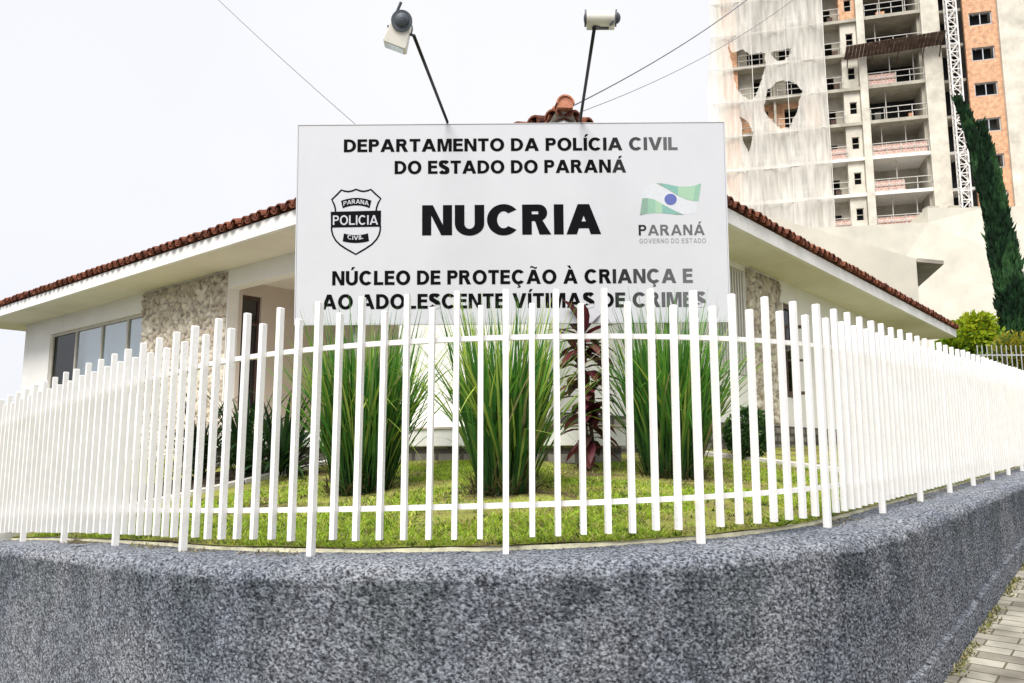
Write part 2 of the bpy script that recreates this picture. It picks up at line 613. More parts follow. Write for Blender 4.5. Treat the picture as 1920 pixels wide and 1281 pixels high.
# ------------------------------------------------------------------ roughcast boundary wall
def build_wall():
    segs = np.concatenate([np.arange(-14, -5, .06), np.arange(-5, -3.2, .02), np.arange(-3.2, 5.2, .0095), np.arange(5.2, 9, .016), np.arange(9, 20, .05)])
    prof = []                             # (u outward, height fraction kind, value)
    top_u = list(np.arange(-.10, .27, .012))
    prof.append(('b', -.10, -.30)); prof.append(('b', -.10, -.10))
    for u in top_u: prof.append(('t', u, -.012 * max(0, (u - .1)) / .2))
    for a in np.arange(10, 90, 11): prof.append(('t', .27 + .055 * math.sin(R_(a)), -.010 - .055 * (1 - math.cos(R_(a)))))
    nf = 118
    for i in range(1, nf + 1): prof.append(('f', .326, i / nf))
    V = np.zeros((len(segs), len(prof), 3)); Cc = np.ones((len(segs), len(prof), 4))
    for i, s in enumerate(segs):
        p, t, n = path(s)
        zt = zb(s) - .075
        zbot = zp(s) - .08
        z0 = zt - .066
        for j, (kd, u, h) in enumerate(prof):
            if kd == 'f':
                z = z0 + (zbot - z0) * h
                hb = z - zp(s)
                u = u + .02 * (z0 - z) + (.028 if hb < .17 + .02 * noise.noise((s * 1.3, 0, 0)) else 0)
                nx, ny, nz_ = n[0], n[1], 0
            elif kd == 't':
                z = zt + h
                w = max(0, min(1, (u - .26) / .06))
                nx, ny, nz_ = n[0] * w, n[1] * w, 1 - w * .8
            else:
                z = zt + h; nx, ny, nz_ = 0, 0, 0
            x, y = p[0] + n[0] * u, p[1] + n[1] * u
            P = Vector((x, y, z))
            Pq = Vector((P.x * 56, P.y * 56, P.z * 80))
            dd = noise.voronoi(Pq + Vector((noise.noise(P * 34), noise.noise(P * 35 + Vector((5, 0, 0))), noise.noise(P * 33 + Vector((0, 9, 0))))) * 1.1)[0]
            c = 1 - min(1, dd[0] * 1.45)                   # rounded grains of cast mortar
            q = noise.noise(P * 75)
            lump = noise.noise(P * 7) * .5
            k = (.0085 if kd == 'f' else .005)
            d = k * (c + .45 * q) + .008 * lump + (.018 * noise.noise(P * 13) + .012 * noise.noise(P * 34) if kd == 't' and u > .2 else 0)
            V[i, j] = (x + nx * d, y + ny * d, z + nz_ * d)
            Cc[i, j, 0] = max(0, min(1, (.06 if kd == 'f' else .3) + c * .9 + q * .75 + .26 * noise.noise(P * 9) * (kd == 'f')))
            Cc[i, j, 1] = max(0, min(1, (zt - z) / .9)) if kd == 'f' else (0.75 if kd == 't' else 1)
    a, bb = V.shape[:2]
    I = np.arange(a * bb).reshape(a, bb)
    F = np.stack([I[:-1, :-1], I[:-1, 1:], I[1:, 1:], I[1:, :-1]], -1).reshape(-1, 4)
    o = np_mesh('boundary_wall', V.reshape(-1, 3), F, M['roughcast'], None, Cc.reshape(-1, 4), True)
    b = MB(); vs = []; fs = []
    sl_ = np.arange(-14, 20, .1)
    for s in sl_:
        p, t, n = path(s)
        j = .012 * noise.noise((s * 3, 0, 0))
        for (u, z) in ((-.135 + j, -.10), (-.13 + j, -.056), (-.108 + j, -.054), (-.098 + j, -.085)):
            vs.append((p[0] + n[0] * u, p[1] + n[1] * u, zb(s) + z + .004 * noise.noise((s * 9, u * 20, 4))))
    for i in range(len(sl_) - 1):
        for k in range(3): fs.append((i * 4 + k, i * 4 + k + 1, i * 4 + k + 5, i * 4 + k + 4))
    b.add(vs, fs)
    b.build('mortar_edge', M['mortar_edge'], o)
    tag(o, "low grey roughcast wall curving round the corner under the white fence", "wall")
build_wall()

# weeds and grit where the pavement meets the wall
def wall_foot():
    random.seed(3)
    V, F, Cl = [], [], []
    for i in range(2600):
        s = random.uniform(1.2, 9)
        if noise.noise((s * 2.2, 1, 1)) < -.15: continue
        p, t, n = path(s)
        u = .375 + abs(random.gauss(0, .028))
        g = random.choice([(.20, .22, .05), (.32, .28, .12), (.12, .13, .05), (.40, .36, .22)])
        blade_strip(V, F, Cl, (p[0] + n[0] * u, p[1] + n[1] * u, zp(s) - .01), random.uniform(0, 6.283), random.uniform(.1, .9), .6, random.uniform(.015, .05), .012, g, g, 3)
    tag(np_mesh('weeds', V, F, M['leaf'], None, Cl), "dry weeds along the foot of the grey roughcast wall", "weeds", kind='stuff')
def debris():
    random.seed(13)
    V, F, Cl = [], [], []
    for i in range(1500):
        s = random.choice([random.uniform(1.7, 6.5), random.uniform(-4.2, -1.0)])
        if noise.noise((s * 1.7, 4, 1)) < .02: continue
        p, t, n = path(s)
        u = random.uniform(-.085, .05)
        g = random.choice([(.30, .24, .13), (.20, .15, .09), (.24, .25, .08), (.42, .36, .24)])
        blade_strip(V, F, Cl, (p[0] + n[0] * u, p[1] + n[1] * u, zb(s) - .074), random.uniform(0, 6.283), random.uniform(.7, 1.5), .4, random.uniform(.012, .04), .008, g, g, 3)
    tag(np_mesh('dry_litter', V, F, M['leaf'], None, Cl), "dry grass litter lying along the wall top behind the fence posts", "litter", kind='stuff')
# ------------------------------------------------------------------ white picket fence
PITCH = .121
def build_fence():
    root = thing('picket_fence', (0, 3.82, zb(0)), "white metal picket fence with uneven tops on the grey roughcast wall", "fence")
    ox = Vector((0, 3.82, zb(0)))
    cand = []
    for i in range(-96, 140):
        s = -.125 + i * PITCH
        p, t, n = path(s)
        cand.append((math.hypot(p[0], p[1]), i, s, p, t, n))
    posts = [c for c in cand if c[1] % 8 == 0]
    pick = sorted([c for c in cand if c[1] % 8], key=lambda c: c[0])
    # foreshortened far runs come last; all within the frame are nearest anyway
    def picket(b, c, post=False):
        _, i, s, p, t, n = c
        tall = (i % 2 == 0)
        z0 = zb(s) - (.10 if post else 0) + random.uniform(-.004, .004)
        z1 = zb(s) + (1.185 if tall else 1.113) + random.uniform(-.006, .006)
        w, d = (.028, .037) if post else (.0252, .033)
        T = Vector((t[0], t[1], 0)); Nn = Vector((n[0], n[1], 0))
        off = .006
        ang = random.uniform(-.02, .02)
        T2 = T * math.cos(ang) + Nn * math.sin(ang); N2 = Nn * math.cos(ang) - T * math.sin(ang)
        base = Vector((p[0], p[1], 0)) - ox
        lean = T * random.uniform(-.004, .004)
        vs = []
        e = .0035
        for z, sh in ((z0, 0), (z1 - e, 0), (z1, e)):
            for a, bb in ((-1, -1), (1, -1), (1, 1), (-1, 1)):
                q = base + T2 * a * (w / 2 - sh) + N2 * (bb * (d / 2 - sh) + off + d / 2)
                if z > z0: q = q + lean
                vs.append((q.x, q.y, q.z + z))
        fs = [(3, 2, 1, 0), (8, 9, 10, 11)]
        for L in (0, 4):
            for k in range(4): fs.append((L + k, L + (k + 1) % 4, L + 4 + (k + 1) % 4, L + 4 + k))
        b.add(vs, fs)
    for c in posts:
        b = MB(); picket(b, c, True); b.build('post', M['fence'], root)
    for c in pick[:100]:
        b = MB(); picket(b, c); b.build('picket', M['fence'], root)
    b = MB()
    for c in pick[100:]: picket(b, c)
    tag(b.build('far_pickets', M['fence'], root), None, None, kind='stuff')
    for hz in (.95, .145):
        b = MB()
        pts = []
        ss = np.arange(-11.6, 16.7, .1)
        vs, fs = [], []
        for s in ss:
            p, t, n = path(s)
            for (u, z) in ((-.026, -.0125), (.004, -.0125), (.004, .0125), (-.026, .0125)):
                vs.append((p[0] + n[0] * u - ox.x, p[1] + n[1] * u - ox.y, zb(s) + hz + z - ox.z))
        # picket z are absolute offsets of the root
        for i in range(len(ss) - 1):
            for k in range(4): fs.append((i * 4 + k, (i + 1) * 4 + k, (i + 1) * 4 + (k + 1) % 4, i * 4 + (k + 1) % 4))
        fs.append((0, 1, 2, 3)); fs.append(tuple((len(ss) - 1) * 4 + k for k in (3, 2, 1, 0)))
        b.add(vs, fs)
        b.build('rail', M['fence'], root)
build_fence()

# ------------------------------------------------------------------ house
def hp(a, b):
    return (O.x + a * Rv.x + b * Lv.x, O.y + a * Rv.y + b * Lv.y)
ZE = 3.05         # soffit
LA, LB = 17.9, 18.1
house = thing('house', (O.x, O.y, 0), "low white corner house with terracotta tiled eaves and stone panels", "house", rz=HOUSE_RZ)
def hb(name, boxes, m, parent=house, bevel=0):
    b = MB()
    for q in boxes: b.box(*q)
    return b.build(name, m, parent, bevel=bevel)
A0, A1 = .88, 1.08
# left wing walls (outer face a = .88), running along b
hb('wall', [(A0, A1, A0, 3.38, -.3, ZE), (A0, A1, 3.38, 7.69, 2.73, ZE), (A0, A1, 7.69, 10.77, -.8, ZE),
            (A0, A1, 10.77, 15.36, -1, 1.25), (A0, A1, 10.77, 15.36, 2.67, ZE), (A0, A1, 15.36, 16.95, -1, ZE),
            (A1, 16.9, 16.75, 16.95, -1, ZE)], M['house'])
# right wing walls (outer face b = .88), running along a
hb('wall', [(A1, 5.12, A0, A1, -.3, ZE), (5.12, 6.2, A0, A1, -.3, 1.2), (5.12, 6.2, A0, A1, 2.95, ZE), (6.2, 7.85, A0, A1, -.3, ZE),
            (7.85, 8.47, A0, A1, -.3, .95), (7.85, 8.47, A0, A1, 2.67, ZE), (8.47, 13.5, A0, A1, -.3, ZE),
            (13.5, 15.3, A0, A1, -.3, 1.6), (13.5, 15.3, A0, A1, 2.78, ZE), (15.3, 16.9, A0, A1, -.3, ZE), (16.7, 16.9, A1, 16.7, -.3, ZE)], M['house'])
# porch interior
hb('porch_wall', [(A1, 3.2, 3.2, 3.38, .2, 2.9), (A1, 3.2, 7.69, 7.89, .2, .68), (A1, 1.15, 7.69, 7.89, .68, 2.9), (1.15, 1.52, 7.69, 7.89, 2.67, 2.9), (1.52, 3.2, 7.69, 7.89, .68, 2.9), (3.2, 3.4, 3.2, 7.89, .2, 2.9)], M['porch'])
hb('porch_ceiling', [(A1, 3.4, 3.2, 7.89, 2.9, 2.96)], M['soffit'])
dk = hb('porch_window', [(1.15, 1.19, 7.74, 7.80, .68, 2.67), (1.48, 1.52, 7.74, 7.80, .68, 2.67), (1.19, 1.48, 7.74, 7.80, 2.61, 2.67), (1.19, 1.48, 7.74, 7.80, .68, .73), (1.19, 1.48, 7.745, 7.795, 2.16, 2.2)], M['brown_frame'])
tag(dk, "tall narrow dark window inside the porch")
hb('pane', [(1.19, 1.48, 7.765, 7.775, .73, 2.16), (1.19, 1.48, 7.765, 7.775, 2.2, 2.61)], M['glass_dark'], dk)
# interior dark lining so that openings look into a dim room
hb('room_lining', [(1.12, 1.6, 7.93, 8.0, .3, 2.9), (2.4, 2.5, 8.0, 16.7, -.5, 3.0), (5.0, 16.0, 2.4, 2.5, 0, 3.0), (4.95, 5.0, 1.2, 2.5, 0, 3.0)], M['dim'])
# left window
wb = [10.77, 11.54, 12.73, 14.04, 15.36]
fr = [(.93, 1.0, wb[0], wb[-1], 2.61, 2.67), (.93, 1.0, wb[0], wb[-1], 1.25, 1.31)]
for k, q in enumerate(wb):
    lo, hi = (q, q + .05) if k == 0 else ((q - .05, q) if k == 4 else (q - .035, q + .035))
    fr.append((.935, .995, lo, hi, 1.31, 2.61))
wf = hb('window', fr, M['frame_alu'])
tag(wf, "wide four-light window beside the rough stone panel")
for k in range(4):
    hb('pane', [(.962, .967, wb[k] + .04, wb[k + 1] - .04, 1.31, 2.61)], M['glass_dark'] if k == 3 else M['glass'], wf)
hb('window_sill', [(.80, .93, wb[0] - .0, wb[-1] + .05, 1.19, 1.247)], M['house'], wf)
b = MB()
for k in range(44):
    y = 10.85 + k * .102
    if y > 14.9: break
    Mx = Matrix.Translation((1.16, y, 0)) @ Matrix.Rotation(.5 + random.uniform(-.15, .15), 4, 'Z')
    b.box(-.003, .003, -.044, .044, 1.3, 2.66, Mx)
b.build('vertical_blind', M['blind'], wf)
# grille window on the right wing
gb = MB()
for k in range(11):
    x = 5.17 + k * .10
    gb.box(x - .018, x + .018, .885, .925, 1.22, 2.93)
for z in (1.22, 1.64, 2.06, 2.50, 2.91): gb.box(5.12, 6.2, .925, .945, z, z + .035)
g0 = gb.build('grille', M['steel_white'], house)
hb('dark_backing', [(5.12, 6.2, 1.03, 1.06, 1.2, 2.95)], M['dark'], g0)  # dark sheet added behind the bars, gap shade as its colour
hb('louvre', [(5.12, 6.2, .955, .975, 1.24 + k * .13, 1.262 + k * .13) for k in range(13)], M['frame_alu'], g0)
# narrow brown door-window on the right wing
dw = hb('window', [(7.85, 7.91, .92, 1.0, .95, 2.67), (8.41, 8.47, .92, 1.0, .95, 2.67), (7.91, 8.41, .92, 1.0, 2.58, 2.67), (7.91, 8.41, .92, 1.0, .95, 1.02)], M['brown_frame'])
tag(dw, "narrow dark brown framed window right of the stone panel")
hb('pane', [(7.91, 8.41, .955, .962, 1.02, 2.58)], M['glass_dark'], dw)
sl = MB()
Mx = Matrix.Translation((7.93, .93, 0)) @ Matrix.Rotation(-.9, 4, 'Z')
sl.box(0, .42, -.02, .02, 1.0, 1.06, Mx); sl.box(0, .42, -.02, .02, 2.2, 2.26, Mx); sl.box(0, .05, -.02, .02, 1.06, 2.2, Mx); sl.box(.37, .42, -.02, .02, 1.06, 2.2, Mx); sl.box(.05, .37, -.02, .02, 1.6, 1.64, Mx)
sl.build('open_sash', M['brown_frame'], dw)
dw2 = hb('window', [(13.5, 13.56, .93, 1.0, 1.6, 2.78), (15.24, 15.3, .93, 1.0, 1.6, 2.78), (13.56, 15.24, .93, 1.0, 2.71, 2.78), (13.56, 15.24, .93, 1.0, 1.6, 1.66), (14.38, 14.42, .935, .995, 1.66, 2.71)], M['brown_frame'])
tag(dw2, "small dark window under the far eave of the right wing")
hb('pane', [(13.56, 15.24, .96, .966, 1.66, 2.71)], M['glass_dark'], dw2)

# rough stone panels
def stone_panel(along, lo, hi, z0, z1, label):
    st = .026
    xs = np.arange(lo, hi + .001, st); zs = np.arange(z0, z1 + .001, st)
    V = np.zeros((len(xs), len(zs), 3)); Cc = np.ones((len(xs), len(zs), 4))
    for i, x in enumerate(xs):
        for j, z in enumerate(zs):
            P = Vector((x * 7.0 + 3.1 * along, z * 8.5, 1.7 + along)) + Vector((noise.noise((x * 6, z * 6, 1)), noise.noise((x * 6, z * 6, 9)), 0)) * .6
            dist, pts = noise.voronoi(P)
            e = min(1, (dist[1] - dist[0]) * 5.5)
            cell = noise.cell(pts[0] * 13.7)
            dv = P - pts[0]
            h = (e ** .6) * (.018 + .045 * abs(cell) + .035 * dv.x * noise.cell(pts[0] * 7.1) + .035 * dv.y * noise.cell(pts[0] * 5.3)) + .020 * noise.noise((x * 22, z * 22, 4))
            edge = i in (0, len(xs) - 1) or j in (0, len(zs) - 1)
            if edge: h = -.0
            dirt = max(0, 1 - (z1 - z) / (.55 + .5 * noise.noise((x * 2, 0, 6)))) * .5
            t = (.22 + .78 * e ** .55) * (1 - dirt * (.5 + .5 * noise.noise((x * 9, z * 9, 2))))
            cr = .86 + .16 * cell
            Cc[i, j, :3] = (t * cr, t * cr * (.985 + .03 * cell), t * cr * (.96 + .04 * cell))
            V[i, j] = (A0 - .004 - h, x, z) if along == 0 else (x, A0 - .004 - h, z)
    a, bb = V.shape[:2]
    I = np.arange(a * bb).reshape(a, bb)
    F = np.stack([I[:-1, :-1], I[1:, :-1], I[1:, 1:], I[:-1, 1:]], -1).reshape(-1, 4)
    if along == 0: F = F[:, ::-1]
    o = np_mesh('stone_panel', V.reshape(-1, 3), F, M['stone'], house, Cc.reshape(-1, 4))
    tag(o, label)
stone_panel(0, 7.72, 10.75, -.3, ZE - .004, "rough cream stone panel on the left wing, dark and mossy at its top")
stone_panel(1, 6.24, 7.72, .45, ZE - .004, "rough cream stone panel on the right wing beside the white grille")
# plinth and terrace
hb('plinth', [(1.0, 16.9, A0 - .04, A0 - .002, -.35, .43)], M['plinth'])
tr = hb('terrace', [(.10, A0 - .003, -.1, 7.6, .05, .24)], M['house'], bevel=.01)
hb('terrace_base', [(.16, A0 - .003, -.04, 7.55, -.6, .048)], M['plinth_y'], tr)
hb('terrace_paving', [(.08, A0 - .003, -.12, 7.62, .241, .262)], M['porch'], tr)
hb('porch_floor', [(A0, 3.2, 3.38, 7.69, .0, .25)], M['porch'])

# soffit, fascia
hb('soffit', [(.08, LA - .08, .08, A0 - .0, ZE, ZE + .03), (.08, A0 + .0, A0, LB - .08, ZE, ZE + .03), (A0, LA - .08, 16.9, LB - .08, ZE, ZE + .03), (16.9, LA - .08, A0, 16.9, ZE, ZE + .03)], M['soffit'])
FT = .215
b = MB()
for (x0, x1, y0, y1) in ((0, LA, 0, .08), (0, .08, .08, LB), (.08, LA, LB - .08, LB), (LA - .08, LA, .08, LB - .08)):
    b.box(x0, x1, y0, y1, ZE, ZE + FT)
b.build('fascia', M['house'], house, bevel=.006)

# tiled hip roof: every tile column is a barrel running up the slope
roof = None
PITCHT = math.tan(R_(16))
def build_roof():
    b = MB()
    z0 = ZE + FT + .012
    ov = .075
    half = min(LA, LB) / 2
    # boards under the tiles (four hips meeting at a short ridge)
    zr = z0 + half * PITCHT
    e = .03
    v = [(-e, -e, z0), (LA + e, -e, z0), (LA + e, LB + e, z0), (-e, LB + e, z0), (half, half, zr), (LA - half, LB - half, zr)]
    b.add(v, [(0, 1, 4), (1, 2, 5, 4), (2, 3, 5), (3, 0, 4, 5)])
    SP = .225
    def col(c, side):
        w = half if True else 0
        ln = min(c, (LA if side == 'r' else LB) - c)
        if ln < .05: return
        seg = 7
        jit = random.uniform(-.022, .022); jz = random.uniform(-.009, .009); jc = random.uniform(-.012, .012)
        # cover tile (convex) then pan tile (concave) half a pitch on
        for kind in (0, 1):
            cc = c + (0 if kind == 0 else SP / 2) + jc
            ro, ri = (.092, .072) if kind == 0 else (.085, .068)
            zc = z0 + (.045 if kind == 0 else .088) + jz
            st = [-ov + jit - (0.0 if kind == 0 else -.012), min(ln, .42)]
            if ln > .42: st.append(ln)
            vs, fs = [], []
            n = seg + 1
            for si, t in enumerate(st):
                for r in (ro, ri):
                    for k in range(n):
                        a = math.pi * k / seg
                        x = cc + math.cos(a) * r
                        zz = zc + (math.sin(a) if kind == 0 else -math.sin(a)) * r + t * PITCHT
                        vs.append((x, t, zz) if side == 'r' else (t, x, zz))
            m = 2 * n
            for si in range(len(st) - 1):
                for k in range(seg):
                    A = si * m
                    fs.append((A + k, A + k + 1, A + m + k + 1, A + m + k))
                    fs.append((A + n + k + 1, A + n + k, A + m + n + k, A + m + n + k + 1))
            for k in range(seg): fs.append((k, n + k, n + k + 1, k + 1))
            b.add(vs, fs)
    c = .12
    while c < LA - .1: col(c, 'r'); c += SP
    c = .12
    while c < LB - .1: col(c, 'l'); c += SP
    r = b.build('roof', M['terracotta'], house, smooth=False)
    # hip tiles up the corner
    hbm = MB()
    dv = Vector((1, 1, 0)).normalized()
    pv = Vector((1, -1, 0)).normalized()
    N = 26
    for i in range(N):
        t0 = -.10 + i * .40; t1 = t0 + .46
        r0, r1 = .092, .075
        vs, fs = [], []
        seg = 10
        for t, rr in ((t0, r0), (t1, r1)):
            for r_ in (rr, rr - .016):
                for k in range(seg + 1):
                    a = math.pi * k / seg
                    p = dv * t + pv * math.cos(a) * r_
                    vs.append((p.x, p.y, z0 + .14 + t * PITCHT / 1.414 + math.sin(a) * r_ + (.0 if t == t0 else -.02)))
        n = seg + 1
        for k in range(seg):
            fs.append((k, k + 1, 2 * n + k + 1, 2 * n + k)); fs.append((n + k + 1, n + k, 3 * n + k, 3 * n + k + 1))
            fs.append((k, n + k, n + k + 1, k + 1))
        hbm.add(vs, fs)
    hbm.build('hip_tile', M['hip_clay'], r)
    # mortar-filled disc closing the first hip tile, with its lower lip
    cb = MB()
    cen = dv * -.085
    lp = []
    for k in range(13):
        a = math.pi * k / 12
        p = cen + pv * math.cos(a) * .078
        lp.append((p.x, p.y, z0 + .14 + math.sin(a) * .078))
    lp += [((cen - pv * .078).x, (cen - pv * .078).y, z0 + .08), ((cen + pv * .078).x, (cen + pv * .078).y, z0 + .08)]
    cb.prism(lp, dv * .1)
    cb.build('hip_end', M['hip_clay'], r)
    mb2 = MB()
    q = [(-.04, .16, z0 - .01), (.16, -.04, z0 - .01), (.06, -.05, z0 + .085), (-.05, .06, z0 + .085)]
    mb2.prism(q, (.12, .12, .0))
    mb2.build('hip_mortar', M['mortar'], r)
    return r
roof = build_roof()

# ------------------------------------------------------------------ lettering
def arc(cx, cy, rx, ry, a0, a1, n=14):
    return [(cx + rx * math.cos(R_(a0 + (a1 - a0) * k / n)), cy + ry * math.sin(R_(a0 + (a1 - a0) * k / n))) for k in range(n + 1)]

def glyph(ch, t, h):
    """outline loops of a bold sans capital, cap height 1; t = stem width, h = bar height; returns (width, [[outer, hole..], ..])"""
    if ch == 'A':
        w = .80 + t * .9; c = w / 2; hw = t * .60
        sl = (c - hw) / 1.0
        def xl(y): return sl * y
        ap = 1 - .0
        yb0, yb1 = .20, .20 + h
        tx = t * 1.08
        out = [(0, 0), (c - hw, 1), (c + hw, 1), (w, 0), (w - tx, 0), (w - xl(yb0) - tx * .98, yb0), (xl(yb0) + tx * .98, yb0), (tx, 0)]
        xa = xl(yb1) + tx * .98
        hy = yb1 + (c - xa) / sl
        return w, [[out, [(xa, yb1), (w - xa, yb1), (c, min(hy, .93))]]]
    if ch == 'I': return t, [[[(0, 0), (t, 0), (t, 1), (0, 1)]]]
    if ch == 'L': return .66, [[[(0, 0), (.66, 0), (.66, h), (t, h), (t, 1), (0, 1)]]]
    if ch == 'E':
        w = .70
        m0 = .5 - h / 2 + .03
        return w, [[[(0, 0), (w, 0), (w, h), (t, h), (t, m0), (w - .05, m0), (w - .05, m0 + h), (t, m0 + h), (t, 1 - h), (w - .02, 1 - h), (w - .02, 1), (0, 1)]]]
    if ch == 'T':
        w = .76; c = w / 2
        return w, [[[(c - t / 2, 0), (c + t / 2, 0), (c + t / 2, 1 - h), (w, 1 - h), (w, 1), (0, 1), (0, 1 - h), (c - t / 2, 1 - h)]]]
    if ch == 'N':
        w = .58 + t * 1.15
        d = t * 1.12
        return w, [[[(0, 0), (t * .95, 0), (t * .95, .66), (w - d, 0), (w, 0), (w, 1), (w - t * .95, 1), (w - t * .95, .34), (d, 1), (0, 1)]]]
    if ch == 'M':
        w = .70 + t * 1.3; c = w / 2
        return w, [[[(0, 0), (t * .92, 0), (t * .92, .76), (c - t * .5, 0), (c + t * .5, 0), (w - t * .92, .76), (w - t * .92, 0), (w, 0), (w, 1), (w - t * 1.45, 1), (c, .34), (t * 1.45, 1), (0, 1)]]]
    if ch == 'V':
        w = .74 + t * .9; c = w / 2; k = t * .55; tx = t * 1.12
        return w, [[[(c - k, 0), (c + k, 0), (w, 1), (w - tx, 1), (c, .30), (tx, 1), (0, 1)]]]
    if ch == 'U':
        w = .58 + t * 1.1; c = w / 2
        return w, [[[(0, 1)] + arc(c, .38, c, .40, 180, 360, 18) + [(w, 1), (w - t, 1)] + arc(c, .38, c - t, .40 - h, 360, 180, 18) + [(t, 1)]]]
    if ch == 'O':
        w = .74 + t * 1.1; c = w / 2
        return w, [[arc(c, .5, c, .52, 0, 352, 34), arc(c, .5, c - t * 1.04, .52 - h * 1.04, 0, 352, 34)]]
    if ch == 'D':
        w = .62 + t * 1.0
        x = w - .50
        return w, [[[(0, 0)] + arc(x, .5, .5, .5, -90, 90, 20) + [(0, 1)], [(t, h)] + arc(x, .5, .5 - t, .5 - h, -90, 90, 20) + [(t, 1 - h)]]]
    if ch in 'PR':
        w = .55 + t * .75
        ph = .58 if ch == 'P' else .55
        ry = ph / 2; cy = 1 - ry; x = w - ry * .95
        bowl = arc(x, cy, ry * .95, ry, -90, 90, 16)
        hole = [(t, 1 - ph + h)] + arc(x, cy, ry * .95 - t * .95, ry - h, -90, 90, 16) + [(t, 1 - h)]
        if ch == 'P':
            return w, [[[(0, 0), (t, 0), (t, 1 - ph)] + bowl + [(0, 1)], hole]]
        w2 = w + .12
        return w2, [[[(0, 0), (t, 0), (t, 1 - ph), (t + .10, 1 - ph), (w2 - t * 1.22, 0), (w2, 0), (w - t * .50, 1 - ph + .02)] + bowl[4:] + [(0, 1)], hole]]
    if ch == 'C' or ch == 'G':
        w = .70 + t * 1.0; c = w * .515
        if ch == 'C':
            o = arc(c, .5, c, .52, 40, 320, 30); i = arc(c, .5, c - t * 1.05, .52 - h * 1.05, 312, 48, 30)
            return w, [[o + i]]
        o = arc(c, .5, c, .52, 40, 318, 30); i = arc(c, .5, c - t * 1.05, .52 - h * 1.05, 300, 48, 30)
        return w, [[o + [(w, .17), (w, .55), (c + .02, .55), (c + .02, .55 - h * .9), (w - t, .55 - h * .9), (w - t, .24)] + i]]
    if ch == 'S':
        w = .62 + t * .55
        cx = w / 2; hh = h / 2
        pts = arc(cx, .745 , w / 2 - t * .5, .275 - hh, 22, 232, 14) + arc(cx, .265, w / 2 - t * .48, .285 - hh, 52, -160, 16)
        L_, R2 = [], []
        for k, p in enumerate(pts):
            q0, q1 = pts[max(0, k - 1)], pts[min(len(pts) - 1, k + 1)]
            dx, dy = q1[0] - q0[0], q1[1] - q0[1]
            n = math.hypot(dx, dy)
            hv = (abs(dx) / n) * h / 2 + (abs(dy) / n) * t / 2
            L_.append((p[0] - dy / n * hv, p[1] + dx / n * hv)); R2.append((p[0] + dy / n * hv, p[1] - dx / n * hv))
        return w, [[L_ + R2[::-1]]]
    if ch in 'ÁÍÚ':
        w, lp = glyph({'Á': 'A', 'Í': 'I', 'Ú': 'U'}[ch], t, h)
        c = w / 2
        return w, lp + [[[(c - .07, 1.08), (c + .06, 1.08), (c + .22, 1.28), (c + .02, 1.28)]]]
    if ch == 'À':
        w, lp = glyph('A', t, h); c = w / 2
        return w, lp + [[[(c + .07, 1.08), (c - .06, 1.08), (c - .22, 1.28), (c - .02, 1.28)]]]
    if ch == 'Ã':
        w, lp = glyph('A', t, h); c = w / 2
        top, bot = [], []
        for k in range(13):
            x = -.24 + .48 * k / 12
            y = 1.17 + .045 * math.sin(-x * 13)
            top.append((c + x, y + .05)); bot.append((c + x, y - .05))
        return w, lp + [[top + bot[::-1]]]
    if ch == 'Ç':
        w, lp = glyph('C', t, h); c = w * .515
        return w, lp + [[[(c - .06, -.03), (c + .05, -.03), (c + .03, -.09)] + arc(c + .03, -.17, .12, .09, 70, -110, 8) + [(c - .09, -.24), (c - .07, -.19), (c + .03, -.20), (c + .03, -.14), (c - .05, -.13)]]]
    return .3, []

def text_mesh(b, txt, x0, x1, y, cap, t=.22, h=.18, gap=.13, space=.36, z=.0, th=.003, ink=None, curve=None):
    """set a line so that it spans x0..x1 in board units, baseline y, capital height cap (front face at -z)"""
    glyphs, x = [], 0
    for ch in txt:
        if ch == ' ': x += space; continue
        w, lp = glyph(ch, t, h)
        glyphs.append((x, lp)); x += w + gap
    k = (x1 - x0) / (x - gap)
    for gx_, lp in glyphs:
        for loops in lp:
            pts3 = [[Vector((p[0], p[1], 0)) for p in lo] for lo in loops]
            tris = tessellate_polygon(pts3)
            flat = [p for lo in loops for p in lo]
            def place(p, dz):
                X = x0 + (gx_ + p[0]) * k; Y = y + p[1] * cap
                if curve: Y += curve((X - (x0 + x1) / 2) / ((x1 - x0) / 2))
                return (X, -z - dz, Y)
            c = ink((x0 + gx_ * k)) if ink else (.02, .02, .02, 1)
            vs = [place(p, th) for p in flat] + [place(p, 0) for p in flat]
            n = len(flat)
            fs = []
            for tr_ in tris:
                a, bb, cc = [flat[i] for i in tr_]
                ar = (bb[0] - a[0]) * (cc[1] - a[1]) - (bb[1] - a[1]) * (cc[0] - a[0])
                fs.append(tuple(tr_) if ar > 0 else tuple(tr_)[::-1])
            o = 0
            for lo in loops:
                m = len(lo)
                for q in range(m): fs.append((o + q, n + o + q, n + o + (q + 1) % m, o + (q + 1) % m))
                o += m
            b.add(vs, fs, None, c)

